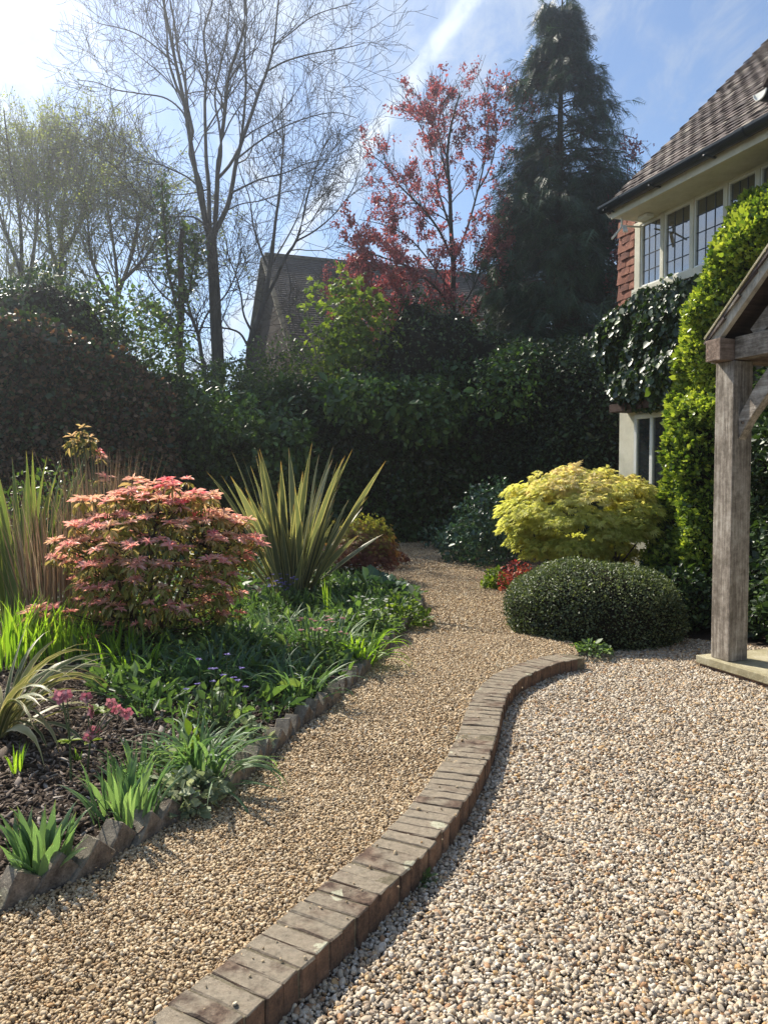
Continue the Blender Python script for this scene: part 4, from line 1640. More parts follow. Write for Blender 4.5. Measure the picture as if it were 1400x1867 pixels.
# ---- red-leaved plum
rng = np.random.default_rng(301)
Y0 = 20.5
base = at(825, 700, Y0)
t = thing('purple_plum_tree', 'tall thin tree with red and copper young leaves left of the conifer', 'tree', (base.x, base.y, 0))
tp, tr_ = limb([(base.x, base.y, -.1)] + P2w([(828, 640), (826, 560), (826, 480), (822, 420), (820, 350), (815, 290), (822, 230), (838, 170)], Y0), .14, .02, 30)
obj('trunk', tubes_mesh('trunk', rel([tp], t), [tr_], M_bark2, 8), t)
LP, LR = [tp[:, 6:]], [tr_[:, 6:]]
for pts, dd_, r in [
    ([(824, 470), (800, 420), (770, 380), (730, 340), (700, 300), (665, 275)], -1, .05),
    ([(822, 420), (800, 350), (790, 300), (775, 250), (755, 210), (748, 200)], 1, .045),
    ([(820, 350), (805, 280), (795, 230), (780, 180)], -.8, .035),
    ([(826, 480), (850, 420), (870, 350), (885, 280), (890, 200), (880, 155)], .8, .045),
    ([(826, 560), (790, 520), (750, 490), (700, 470), (650, 455), (610, 440)], -1.5, .045),
    ([(826, 540), (800, 500), (770, 460), (740, 430), (700, 410), (655, 400)], 1.2, .04),
    ([(815, 290), (800, 240), (803, 200), (805, 175)], 1.4, .03),
    ([(826, 600), (780, 560), (740, 560), (690, 560), (640, 570)], -.8, .04),
    ([(826, 580), (860, 530), (880, 480), (900, 430)], -1.2, .035),
    ([(826, 600), (760, 600), (720, 620)], 1.0, .03),
    ([(870, 350), (895, 300), (905, 240), (900, 190)], -.6, .03)]:
    p, q = limb(P2w(pts, dY(len(pts), dd_)), r * .8, .008, 24)
    LP.append(p)
    LR.append(q)
    obj('limb', tubes_mesh('limb', rel([p], t), [q], M_bark2, 5), t)
A, AR = np.concatenate(LP), np.concatenate(LR)
a1, r1 = grow(rng, A, AR, 15, .15, .98, 1.7, .4, .75, .25, 8, .14, .08, .5, .3, .5)
a2, r2 = grow(rng, a1, np.clip(r1, .006, .02), 5, .2, .98, .7, .4, .7, .25, 5, .14, .06, .7, .5, .4)
obj('crown', tubes_mesh('crown', rel([a1, a2], t), [np.clip(r1, .006, .018), np.clip(r2, .005, .009)], M_bark2, 3), t)
# leaves sit in tufts; denser low down
B = a2.reshape(-1, 3)
zrel = (B[:, 2] - 4) / 8
pr = np.clip(1.0 - 1.35 * zrel, .12, 1)
B = B[rng.random(len(B)) < pr]
c = B[rng.integers(0, len(B), 13500)]
k = 3
pos = np.repeat(c, k, 0) + rng.normal(size=(len(c) * k, 3)) * .06
obj('foliage', scatter_mesh('foliage', pos - np.array(t.location), rng.normal(size=pos.shape) + np.array([0, 0, .3]), rng.normal(size=pos.shape) + np.array([0, 0, .6]), .066 * np.exp(rng.normal(size=len(pos)) * .3), t_diamond(.34), L_red, np.clip(.25 + .7 * rng.random(len(pos)) - .2 * np.repeat((c[:, 2] - 5) / 8, k), 0, 1)), t)

# second, pinker plum peeping out right of the conifer
rng = np.random.default_rng(302)
Y0 = 19.0
base = at(1140, 700, Y0)
t = thing('plum_sapling', 'small purple-leaved tree peeping out between the conifer and roof', 'tree', (base.x, base.y, 0))
tp, tr_ = limb([(base.x, base.y, -.1)] + P2w([(1135, 600), (1140, 450), (1145, 370), (1143, 300)], Y0), .09, .012, 24)
obj('trunk', tubes_mesh('trunk', rel([tp], t), [tr_], M_bark2, 6), t)
a1, r1 = grow(rng, tp, tr_, 30, .4, .98, 1.3, .4, .7, .25, 8, .12, .12, .5, .3, .5)
a2, r2 = grow(rng, a1, np.clip(r1, .006, .02), 6, .2, .98, .5, .4, .7, .25, 5, .14, .06, .7, .5, .4)
obj('crown', tubes_mesh('crown', rel([a1, a2], t), [np.clip(r1, .006, .018), np.clip(r2, .005, .009)], M_bark2, 3), t)
pos, d, nr, s = leaf_on(rng, a2, 4500, .06, .075)
obj('foliage', scatter_mesh('foliage', pos - np.array(t.location), d, nr, s, t_diamond(.3), L_red, rng.random(len(pos)) * .6), t)

# ---- conifer
rng = np.random.default_rng(401)
Y0 = 20.0
base = at(1018, 700, Y0)
top = at(1018, -12, Y0).z
t = thing('conifer', 'tall dark drooping conifer with a pointed top, right of centre', 'tree', (base.x, base.y, 0))
tp, tr_ = limb([(base.x, base.y, -.1), (base.x + .05, Y0, 4), (base.x - .03, Y0, 8), (base.x, Y0, top)], .26, .015, 40)
obj('trunk', tubes_mesh('trunk', rel([tp], t), [tr_], M_bark2, 10), t)
nb2 = 420
tt = rng.random(nb2) ** .85
zb = 1.2 + (top - 1.5) * tt
# crown radius traced from the outline (pixels right / left of the axis)
ypx = np.array([-12, 20, 60, 100, 140, 200, 260, 330, 400, 480, 560, 640, 760])
rl = np.array([4, 40, 28, 48, 80, 95, 75, 110, 120, 130, 150, 165, 175])
rr_ = np.array([4, 22, 36, 45, 66, 90, 110, 125, 96, 88, 98, 110, 115])
zpx = np.array([at(1018, y, Y0).z for y in ypx])[::-1]
az = rng.random(nb2) * 2 * PI
radl = np.interp(zb, zpx, rl[::-1]) / FPX * Y0
radr = np.interp(zb, zpx, rr_[::-1]) / FPX * Y0
w_ = (1 + np.cos(az)) / 2
rad = 1.12 * (radr * w_ + radl * (1 - w_)) * rng.uniform(.62, 1.2, nb2)
npb = 9
BP = np.zeros((nb2, npb, 3))
for j in range(npb):
    f = j / (npb - 1)
    BP[:, j, 0] = base.x + np.cos(az) * rad * f
    BP[:, j, 1] = Y0 + np.sin(az) * rad * f
    BP[:, j, 2] = zb + rad * (.30 * f - .42 * f * f) + rng.normal(size=nb2) * .02
BR = np.clip(.03 * (rad / 2)[:, None], .008, .04) * np.linspace(1, .3, npb)[None]
b1, br1 = grow(rng, BP, BR, 18, .10, 1.0, np.repeat(np.clip(.20 + .34 * rad, .2, .85), 18), .35, .85, .2, 6, .07, -.10, .6, .3, .45, .85)
obj('branches', tubes_mesh('branches', rel([BP, b1], t), [BR, np.clip(br1, .005, .012)], M_bark2, 3), t)
C = b1[:, 1:].reshape(-1, 3)
zf = (C[:, 2] - 1) / (top - 1)
C = C[rng.random(len(C)) < np.where(zf > .62, .42, .98)]
D = np.repeat(nrmz(b1[:, 1:] - b1[:, :-1]).reshape(-1, 3)[:1], len(C), 0)
out = C - np.array([base.x, Y0, 0])
out[:, 2] = 0
out = nrmz(out)
d = out * .6 + rng.normal(size=C.shape) * .45 + np.array([0, 0, -.75])
nr = np.array([0, 0, 1.0]) + rng.normal(size=C.shape) * .5
obj('crown', scatter_mesh('crown', C - np.array(t.location), d, nr, .38 * np.exp(rng.normal(size=len(C)) * .3) * np.where((C[:, 2] - 1) / (top - 1) > .62, .75, 1.0), t_spray(6), L_conif, np.clip(rng.random(len(C)) * .7 + .25 * lump(C, 3, .9, 2), 0, 1)), t)

# ================================================================ HEDGES AND BACKGROUND SHRUBS
M_core = pmat('hedge_dark_core', [(0, (.008, .008, .006)), (.5, (.018, .017, .012)), (1, (.04, .035, .025))], 9, .95, .9, 30, .05, bdist=.05)  # solid dark fill that blocks the view through the leaves


def blob_shrub(name, label, cat, ctr, rad, nleaf, size, tmpl, mat, seed, group=None, lumpy=.12, lf=2.2, depth=.3, boxy=2.0, tintf=None, updir=.35, zmin=None, core=True, hang=0.0, svar=.3, align=.5, corek=.80):
    """shrub: leaves through the outer shell of a lumpy (super)ellipsoid round a solid dark core"""
    rng = np.random.default_rng(seed)
    ctr = np.array(ctr, float)
    rad = np.array(rad, float)
    t = thing(name, label, cat, (ctr[0], ctr[1], max(ctr[2] - rad[2], 0)), 0, group)
    v = nrmz(rng.normal(size=(nleaf, 3)))
    if boxy != 2.0:
        v = np.sign(v) * np.abs(v) ** (2.0 / boxy)
        v = v / (np.abs(v) ** boxy).sum(-1, keepdims=True) ** (1 / boxy)
    lm = 1 + lumpy * lump(v * rad + ctr, seed, lf, 3)
    dep = 1 - depth * rng.random(nleaf) ** 1.6
    dep = dep + (rng.random(nleaf) < .03) * rng.random(nleaf) * .07
    pos = ctr + v * rad * lm[:, None] * dep[:, None]
    nrm = nrmz(v / rad)
    if zmin is not None:
        ok = pos[:, 2] > zmin
        pos, nrm, dep = pos[ok], nrm[ok], dep[ok]
    n = len(pos)
    rv = rng.normal(size=(n, 3))
    d = nrm * align + rv * .6 + np.array([0, 0, -hang])
    nr = nrm * .9 + rng.normal(size=(n, 3)) * .55 + np.array([0, 0, updir])
    tint = tintf(rng, pos, dep, nrm) if tintf else rng.random(n)
    s = size * np.exp(rng.normal(size=n) * svar)
    L_ = np.array(t.location)
    obj('foliage', scatter_mesh('foliage', pos - L_, d, nr, s, tmpl, mat, tint), t)
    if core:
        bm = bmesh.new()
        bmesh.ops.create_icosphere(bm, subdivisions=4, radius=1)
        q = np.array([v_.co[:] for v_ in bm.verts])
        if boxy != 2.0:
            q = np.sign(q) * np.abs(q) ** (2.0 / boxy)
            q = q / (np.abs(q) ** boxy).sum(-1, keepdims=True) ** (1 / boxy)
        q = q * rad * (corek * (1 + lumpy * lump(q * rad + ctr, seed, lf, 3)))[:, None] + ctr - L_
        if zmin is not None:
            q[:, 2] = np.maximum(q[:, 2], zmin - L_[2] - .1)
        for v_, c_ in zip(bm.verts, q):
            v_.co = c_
        me = bpy.data.meshes.new('dark_core')
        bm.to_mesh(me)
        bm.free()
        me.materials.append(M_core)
        obj('dark_core', me, t)
    return t


def hedge(name, label, path, height, thick, nleaf, size, tmpl, mat, seed, tintf=None, mats2=None, lumpy=.25, hang=0.0, updir=.3):
    """hedge along a plan polyline: leaves on the near face and top, a dark core behind"""
    rng = np.random.default_rng(seed)
    p, L = resample([Vector((a, b, 0)) for a, b in path], 80)
    hh = np.interp(np.linspace(0, 1, 80), np.linspace(0, 1, len(height)), height)
    tn = nrmz(np.gradient(p, axis=0))
    nn_ = np.stack([tn[:, 1], -tn[:, 0], tn[:, 2]], -1)     # towards the camera
    t = thing(name, label, 'hedge', tuple(p[40]))
    L_ = np.array(t.location)
    n = nleaf
    u = rng.random(n) * 78.99
    i = u.astype(int)
    fr = (u - i)[:, None]
    P0 = p[i] * (1 - fr) + p[i + 1] * fr
    N0 = nn_[i]
    H0 = hh[i] * (1 - fr[:, 0]) + hh[i + 1] * fr[:, 0]
    s_ = rng.random(n) * (H0 + thick)          # unrolled: front face then top
    front = s_ < H0
    z = np.where(front, s_, H0)
    back = np.where(front, 0, s_ - H0)
    # round the shoulder
    sh = .5
    zr_ = np.clip((z - (H0 - sh)) / sh, 0, 1)
    back = back + np.where(front, .45 * zr_ ** 2, .45)
    base3 = P0 - N0 * back[:, None]
    base3[:, 2] = z
    lm = lumpy * lump(base3, seed, .8, 4)
    nrm = np.where(front[:, None], N0 * (1 - .6 * zr_[:, None]) + np.array([0, 0, 1]) * zr_[:, None] * .7, np.array([0, 0, 1.0]))
    nrm = nrmz(nrm)
    dep = rng.random(n) ** 1.5 * .42
    pos = base3 + nrm * (lm - dep)[:, None] + rng.normal(size=(n, 3)) * .03
    rv = rng.normal(size=(n, 3))
    d = nrm * .4 + rv * .6 + np.array([0, 0, -hang])
    nr = nrm * .8 + rng.normal(size=(n, 3)) * .6 + np.array([0, 0, updir])
    tint = tintf(rng, pos, dep / .42, nrm) if tintf else rng.random(n)
    s2 = size * np.exp(rng.normal(size=n) * .3)
    sel = np.zeros(n, bool)
    if mats2:
        sel = mats2[1](rng, pos)
        nm2 = mats2[2]
        obj(nm2, scatter_mesh(nm2, (pos - L_)[sel], d[sel], nr[sel], s2[sel] * mats2[3], tmpl, mats2[0], rng.random(sel.sum())), t)
    q = ~sel
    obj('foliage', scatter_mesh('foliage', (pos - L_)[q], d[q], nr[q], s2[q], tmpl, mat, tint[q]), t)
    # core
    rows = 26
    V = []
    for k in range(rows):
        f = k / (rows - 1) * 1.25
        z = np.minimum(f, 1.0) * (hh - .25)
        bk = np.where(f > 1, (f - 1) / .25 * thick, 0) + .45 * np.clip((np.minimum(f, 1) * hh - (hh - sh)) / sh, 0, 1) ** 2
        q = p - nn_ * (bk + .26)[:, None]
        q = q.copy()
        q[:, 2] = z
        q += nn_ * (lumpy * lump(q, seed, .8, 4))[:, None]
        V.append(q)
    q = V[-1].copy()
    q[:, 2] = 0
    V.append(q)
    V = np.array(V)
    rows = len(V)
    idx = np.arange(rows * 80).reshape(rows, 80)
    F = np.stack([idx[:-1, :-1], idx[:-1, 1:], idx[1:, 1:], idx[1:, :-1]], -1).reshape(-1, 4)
    obj('dark_core', mesh_np('dark_core', V.reshape(-1, 3) - L_, F, M_core, True), t)
    return t


def XY(x, Y):
    return ((x - 700) / FPX * Y, Y)


def zof(y, Y):
    return at(700, y, Y).z


# beech hedge on the left with its dry leaves
def beech_sel(rng, pos):
    f = lump(pos, 77, .55, 3)
    return (rng.random(len(pos)) < np.clip(.50 + .30 * f - .10 * (pos[:, 2] - 2.5), .05, .92))


hedge('beech_hedge', 'tall hedge with dry brown beech leaves behind the pink shrub', [XY(-260, 12.0), XY(-60, 12.6), XY(110, 13.2), XY(235, 13.8), XY(330, 14.5)], [4.9, zof(545, 12.6), zof(560, 13.2), zof(615, 13.8), zof(690, 14.5)], 1.6, 42000, .085, t_oval(.33), L_holly, 501, mats2=(L_beech, beech_sel, 'dry_leaves', .95))
# laurel / holly hedge across the middle
hedge('laurel_hedge', 'long dark evergreen laurel hedge across the back of the path', [XY(290, 14.8), XY(400, 15.6), XY(560, 16.6), XY(720, 17.2), XY(880, 17.6), XY(1010, 17.8)], [zof(700, 14.8), zof(712, 15.6), zof(690, 16.6), zof(665, 17.2), zof(640, 17.6), zof(650, 17.8)], 2.0, 60000, .10, t_oval(.30), L_laurel, 502, lumpy=.50, tintf=lambda r, p, d, n: np.clip(r.random(len(p)) * .7 + .12 + .40 * lump(p, 9, .7, 3), 0, 1))
# dark yew mass below the conifer
hedge('yew_hedge', 'blackish green hedge below the conifer running to the house corner', [XY(870, 17.0), XY(960, 16.0), XY(1060, 15.2), XY(1160, 14.6), XY(1300, 14.0)], [zof(640, 17.0), zof(600, 16.0), zof(620, 15.2), zof(640, 14.6), zof(640, 14)], 2.2, 34000, .075, t_oval(.26), L_holly, 503, lumpy=.45, tintf=lambda r, p, d, n: np.clip(r.random(len(p)) * .8 + .3 * lump(p, 19, .7, 3), 0, 1))
# shrubs rising above the hedge line
blob_shrub('evergreen_shrub', 'olive green loose shrub above the brown beech hedge', 'shrub', (XY(215, 15.5)[0], 15.5, 3.4), (1.6, 1.1, 1.9), 9000, .075, t_oval(.3), L_ivy, 510, lumpy=.2, depth=.5, core=False)
blob_shrub('evergreen_shrub', 'glossy dark holly at the left edge above the beech hedge', 'shrub', (XY(60, 15.0)[0], 15.0, 3.6), (2.0, 1.2, 1.9), 12000, .075, t_oval(.33), L_holly, 511, lumpy=.2, depth=.4)
blob_shrub('evergreen_shrub', 'bright green bush at the feet of the two bare trees', 'shrub', (XY(425, 17.5)[0], 17.5, 2.9), (1.5, .9, 1.3), 8000, .07, t_oval(.3), L_ivy, 512, lumpy=.22, depth=.5, core=False)
blob_shrub('evergreen_shrub', 'mossy green bush under the gable of the dark house', 'shrub', (XY(520, 18.5)[0], 18.5, 3.1), (1.5, .9, 1.6), 8000, .07, t_oval(.3), L_ivy, 513, lumpy=.25, depth=.5, core=False)
blob_shrub('evergreen_shrub', 'brownish green dense bush in front of the red-leaved tree', 'shrub', (XY(790, 18.4)[0], 18.4, 3.7), (2.3, 1.0, 2.1), 14000, .075, t_oval(.3), L_holly, 514, lumpy=.25, depth=.45)
t = blob_shrub('lime_maple', 'light yellow-green young maple growing before the dark gable roof', 'tree', (XY(640, 18.0)[0], 18.0, 4.75), (1.15, .8, 1.7), 1700, .12, t_palm(5, 2.2, .16), L_lime, 515, lumpy=.42, lf=1.4, depth=.8, core=False, updir=.8)
# its stems
rng = np.random.default_rng(5)
b0 = XY(640, 18.0)
pts = [[(b0[0] + .1 * a, 18.0, .0), (b0[0] + .25 * a, 18.0, 2.5), (b0[0] + .55 * a, 18, 4), (b0[0] + .8 * a, 18 + .2 * a, 5.6)] for a in (-1.3, -.4, .3, 1.0)]
LP = [limb(q, .05, .012, 20) for q in pts]
A, AR = np.concatenate([a for a, b in LP]), np.concatenate([b for a, b in LP])
a1, r1 = grow(rng, A, AR, 12, .4, .98, 1.1, .4, .7, .25, 8, .12, .1, .5, .3, .4)
obj('branches', tubes_mesh('branches', [q - np.array(t.location) for q in (A, a1)], [AR, np.clip(r1, .006, .015)], M_twig, 4), t)

for (x, y, Y, rx, rz, nl, lab, sd) in [(505, 815, 15.6, .75, .75, 900, 'large-leaved laurel shoots standing out of the hedge behind the tall flax', 521), (770, 745, 16.5, 1.0, .7, 1000, 'lighter green laurel branch in the upper middle of the hedge', 522), (650, 730, 16.2, .8, .6, 900, 'glossy laurel tuft below the lime maple', 523), (930, 700, 16.0, .9, .8, 1100, 'green bulge of hedge right of centre under the conifer', 524), (400, 760, 14.8, .9, .6, 1000, 'sunlit laurel top below the tall bare tree', 525)]:
    p = at(x, y, Y)
    blob_shrub('laurel_bush', lab, 'shrub', (p.x, Y, p.z), (rx, .55, rz), nl, .135 if sd < 524 else .10, t_oval(.27, .05, .12), L_laurel, sd, lumpy=.3, depth=.6, core=False, hang=.2, tintf=lambda r, p, d, n: np.clip(.35 + .65 * r.random(len(p)), 0, 1))  # large laurel leaves, tinted lighter to imitate sunlit specks on the hedge

# ================================================================ CLIMBERS ON THE HOUSE
L_ivyh = leafmat('glossy_ivy', [(0, (.016, .034, .013)), (.5, (.04, .075, .025)), (.8, (.07, .12, .04)), (1, (.22, .31, .08))], .40, .2, .75)
L_clim = leafmat('bright_climber_leaf', [(0, (.025, .055, .014)), (.3, (.085, .155, .03)), (.5, (.25, .35, .055)), (1, (.52, .58, .12))], .32, .46, .5, (1.2, 1.2, .5))
L_mapl = leafmat('golden_maple_leaf', [(0, (.38, .44, .10)), (.4, (.64, .66, .20)), (.75, (.80, .76, .36)), (1, (.82, .68, .44))], .5, .58, .3, (1.25, 1.2, .7))
L_box = leafmat('box_leaf', [(0, (.028, .045, .018)), (.5, (.08, .11, .045)), (1, (.25, .28, .14))], .42, .28, .5)
L_blue = leafmat('blue_green_leaf', [(0, (.02, .05, .035)), (.6, (.05, .11, .07)), (1, (.12, .2, .13))], .3, .25, .6)


def poly_dist(P, poly):
    D = np.full(len(P), 1e9)
    n = len(poly)
    for i in range(n):
        a = np.array(poly[i])
        b = np.array(poly[(i + 1) % n])
        ab = b - a
        t = np.clip(((P - a) @ ab) / (ab @ ab), 0, 1)
        D = np.minimum(D, np.linalg.norm(P - (a + t[:, None] * ab), axis=1))
    return D


def wall_climber(name, label, px, ws, bulge, n, size, tmpl, mat, seed, tuft=1, hang=.3, tintf=None, core_depth=.6, lumpy=.10, edge=.35, up=.3, zmin=.05, lf=2.4, stick=.5):
    rng = np.random.default_rng(seed)
    wp = ws - bulge * .5
    poly = [(u_at(x, wp), z_at(x, y, wp)) for x, y in px]
    pa = np.array(poly)
    lo, hi = pa.min(0), pa.max(0)
    nt_ = n // tuft
    Q_ = lo + rng.random((nt_ * 3, 2)) * (hi - lo)
    # ragged outline
    Q3 = np.concatenate([Q_, np.zeros((len(Q_), 1))], 1)
    jit = np.stack([lump(Q3, seed + 1, 2.4, 3), lump(Q3 + 9, seed + 2, 2.4, 3)], -1) * .09
    ok = pip(Q_ + jit, poly) & (Q_[:, 1] > zmin)
    Q_ = Q_[ok][:nt_]
    D = poly_dist(Q_, poly)
    Q3 = np.concatenate([Q_, np.zeros((len(Q_), 1))], 1)
    th = bulge * np.sqrt(np.clip(D / edge, 0.02, 1)) * (1 + .5 * lump(Q3, seed, lf, 3)) + lumpy * lump(Q3, seed + 5, lf * 2, 2)
    dep = rng.random(len(Q_)) ** 1.7 * .35
    wv = ws - np.maximum(th * (1 - dep), .03)
    e = .04
    cen_ = pa.mean(0)
    side = nrmz(Q_ - cen_) * np.clip(1 - D / edge, 0, 1)[:, None]
    Nw = np.stack([-np.ones(len(Q_)), side[:, 0] * .9, side[:, 1] * .9 + .15], -1)    # in (w,u,z)
    Nw = nrmz(Nw)
    if tuft > 1:
        Q_ = np.repeat(Q_, tuft, 0)
        wv = np.repeat(wv, tuft)
        Nw = np.repeat(Nw, tuft, 0)
        dep = np.repeat(dep, tuft)
        tb_ = rng.random(len(Q_) // tuft).repeat(tuft)
    else:
        tb_ = rng.random(len(Q_))
    m_ = len(Q_)
    pos = np.stack([wv, Q_[:, 0], Q_[:, 1]], -1) + rng.normal(size=(m_, 3)) * (size * .25)
    d = Nw * stick + rng.normal(size=(m_, 3)) * .55 + np.array([0, 0, up - hang])
    nr = Nw * .8 + rng.normal(size=(m_, 3)) * .5 + np.array([0, 0, .35])
    Mx = np.array([[Wd.x, Fd.x, 0], [Wd.y, Fd.y, 0], [0, 0, 1]])
    c0 = np.array([ws, cen_[0], max(lo[1], 0)])
    t = thing(name, label, 'climber', tuple(Mx @ c0), 0)
    L_ = np.array(t.location)
    tint = tintf(rng, pos, dep, tb_) if tintf else rng.random(m_)
    obj('foliage', scatter_mesh('foliage', pos @ Mx.T - L_, d @ Mx.T, nr @ Mx.T, size * np.exp(rng.normal(size=m_) * .28), tmpl, mat, tint), t)
    # solid dark sheet behind the leaves
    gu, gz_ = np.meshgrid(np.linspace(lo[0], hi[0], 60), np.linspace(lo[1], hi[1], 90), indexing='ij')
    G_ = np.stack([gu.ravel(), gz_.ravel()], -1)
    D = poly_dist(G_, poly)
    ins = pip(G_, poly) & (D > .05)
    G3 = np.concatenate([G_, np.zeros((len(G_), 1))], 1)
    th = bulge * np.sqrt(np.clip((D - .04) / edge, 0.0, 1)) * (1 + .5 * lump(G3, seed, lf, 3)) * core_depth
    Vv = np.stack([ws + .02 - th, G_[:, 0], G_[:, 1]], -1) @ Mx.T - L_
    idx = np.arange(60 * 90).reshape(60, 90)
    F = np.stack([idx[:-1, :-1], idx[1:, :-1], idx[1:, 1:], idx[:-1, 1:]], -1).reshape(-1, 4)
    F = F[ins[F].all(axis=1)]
    obj('dark_core', mesh_np('dark_core', Vv, F, M_core, True), t)
    return t


wall_climber('ivy', 'dark glossy large-leaved ivy bulging from the house wall under the upper window', [(1132, 548), (1165, 520), (1205, 508), (1245, 500), (1285, 520), (1270, 640), (1235, 740), (1165, 736), (1125, 728), (1098, 712), (1088, 660), (1080, 600), (1096, 566)], 6.22, .32, 10500, .066, t_oval(.36, .05, .14), L_ivyh, 601, hang=1.2, core_depth=.55, up=.1, stick=.25, tintf=lambda r, p, d, tb: np.clip(r.random(len(p)) * .62 + .5 * (r.random(len(p)) < .10) + .2 * (p[:, 2] > 3.9), 0, 1))  # some leaves tinted pale to imitate sky and sun glints; top lighter


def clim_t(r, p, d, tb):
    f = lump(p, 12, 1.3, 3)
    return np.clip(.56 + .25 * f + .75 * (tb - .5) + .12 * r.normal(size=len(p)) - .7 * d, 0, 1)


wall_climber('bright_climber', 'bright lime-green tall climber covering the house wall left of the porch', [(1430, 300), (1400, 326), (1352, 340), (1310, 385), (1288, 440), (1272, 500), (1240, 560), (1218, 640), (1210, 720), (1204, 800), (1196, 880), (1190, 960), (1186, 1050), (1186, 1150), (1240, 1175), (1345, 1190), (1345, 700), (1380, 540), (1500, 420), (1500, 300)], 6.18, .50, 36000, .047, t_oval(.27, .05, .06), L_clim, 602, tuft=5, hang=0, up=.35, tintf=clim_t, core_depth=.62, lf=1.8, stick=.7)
wall_climber('dark_climber', 'darker glossy evergreen on the wall behind the oak post, extended upward to darken the porch', [(1350, 700), (1420, 640), (1560, 600), (1560, 1290), (1430, 1260), (1345, 1200)], 6.1, .42, 9000, .06, t_oval(.28, .05, .06), L_holly, 603, tuft=3, up=.2, core_depth=.6, stick=.6)  # real leaves low down; upper part stands in for the dark porch interior

# ================================================================ SHRUBS ON THE RIGHT
blob_shrub('clipped_box', 'low flat-topped clipped dark box dome at the end of the brick border', 'shrub', (XY(1080, 7.32)[0], 7.32, .24), (.81, .74, .48), 52000, .021, t_diamond(.32, .1, .05), L_box, 611, lumpy=.075, lf=3.2, depth=.12, boxy=2.35, zmin=.02, corek=.93, svar=.25, tintf=lambda r, p, d, n: np.clip(r.random(len(p)) * .75 + .25 * (n[:, 2] > .5), 0, 1))  # upward-facing leaves tinted lighter to imitate sun and sky highlight

# golden cut-leaf maple: overlapping pads of fine leaves
rng = np.random.default_rng(620)
mc = at(1055, 1040, 8.9)
t = thing('golden_maple', 'golden yellow cut-leaf maple mound between the climber and clipped box', 'shrub', (mc.x + .15, 8.9, .07))
L_ = np.array(t.location)
pads = []
cxm, cym, czm = at(1062, 950, 8.9)
for i in range(240):
    v = nrmz(rng.normal(size=3))
    if v[2] < -.92 or v[1] > .75:
        continue
    c = np.array([cxm, 8.95, 1.10]) + v * np.array([.92, .72, .58]) * rng.uniform(.72, .98)
    pads.append((c, v, rng.uniform(.12, .22)))
PO, DI, NO, TI, SZ = [], [], [], [], []
for c, v, r_ in pads:
    m_ = int(170 * (r_ / .25) ** 2)
    a = rng.random(m_) * 2 * PI
    q = np.sqrt(rng.random(m_)) * r_
    dx = np.stack([np.cos(a) * q, np.sin(a) * q, .03 - (q / r_) ** 2 * .10 + rng.normal(size=m_) * .018], -1)
    PO.append(c + dx)
    o_ = nrmz(dx * np.array([1, 1, 0]) + v * np.array([.12, .12, 0]) + rng.normal(size=(m_, 3)) * .05)
    DI.append(o_ + np.array([0, 0, -.55]) + rng.normal(size=(m_, 3)) * .25)
    NO.append(np.array([0, 0, 1.0]) + v * .4 + rng.normal(size=(m_, 3)) * .3)
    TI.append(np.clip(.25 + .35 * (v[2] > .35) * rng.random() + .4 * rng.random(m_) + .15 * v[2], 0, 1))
    SZ.append(.062 * np.exp(rng.normal(size=m_) * .25))
obj('foliage', scatter_mesh('foliage', np.concatenate(PO) - L_, np.concatenate(DI), np.concatenate(NO), np.concatenate(SZ), t_palm(7, 2.7, .085, .15), L_mapl, np.concatenate(TI)), t)
tk = []
for i in range(16):
    c = pads[rng.integers(0, len(pads))][0]
    b0 = np.array([mc.x + .15 + rng.normal() * .04, 8.9 + rng.normal() * .04, .05])
    mid_ = b0 * .5 + c * .5 + np.array([rng.normal() * .08, rng.normal() * .08, -.05])
    p, q = limb([tuple(b0), tuple(b0 * .75 + mid_ * .25 + np.array([0, 0, .1])), tuple(mid_), tuple(c)], .022, .005, 14)
    tk.append((p, q))
obj('trunk', tubes_mesh('trunk', rel([np.concatenate([a for a, b in tk])], t), [np.concatenate([b for a, b in tk])], M_bark2, 6), t)

# shade-side shrubs along the far path
blob_shrub('rose_bush', 'loose blue-green rose bush behind the golden maple at the path bend', 'shrub', (XY(905, 12.2)[0], 12.2, .78), (.68, .6, .72), 3200, .058, t_oval(.33), L_blue, 631, lumpy=.3, depth=.6, core=False, zmin=.1)
blob_shrub('rose_bush', 'lower blue-green shrub spilling on the far gravel, left of the rose', 'shrub', (XY(862, 13.2)[0], 13.2, .42), (.6, .5, .48), 2200, .055, t_oval(.33), L_blue, 632, lumpy=.3, depth=.6, core=False, zmin=.08)
blob_shrub('ground_shrub', 'small fresh green plant at the path edge beside red flowers', 'plant', (XY(905, 9.9)[0], 9.9, .18), (.17, .15, .16), 500, .05, t_oval(.3), L_lime, 633, depth=.7, core=False)
L_redf = leafmat('red_flower', [(0, (.22, .03, .04)), (.6, (.40, .08, .07)), (1, (.60, .28, .14))], .5, .35, .3, (1.2, .6, .6))
blob_shrub('red_azalea', 'small red and orange flowering azalea between maple and path', 'shrub', (XY(944, 9.5)[0], 9.5, .26), (.22, .2, .18), 560, .035, t_oval(.4), L_redf, 634, depth=.7, core=False, lumpy=.3)
blob_shrub('dark_shrub', 'dark evergreen bush in shade under the climber behind the box', 'shrub', (XY(1240, 7.7)[0], 7.7, .26), (.34, .36, .34), 3600, .05, t_oval(.28), L_holly, 635, lumpy=.2, depth=.4, zmin=.05)
blob_shrub('low_fern', 'dim green low plants below the hedge at the far end of the path', 'plant', (XY(850, 15.5)[0], 15.5, .35), (.9, .4, .4), 1600, .09, t_oval(.25), L_blue, 636, lumpy=.35, depth=.7, core=False, zmin=.08)

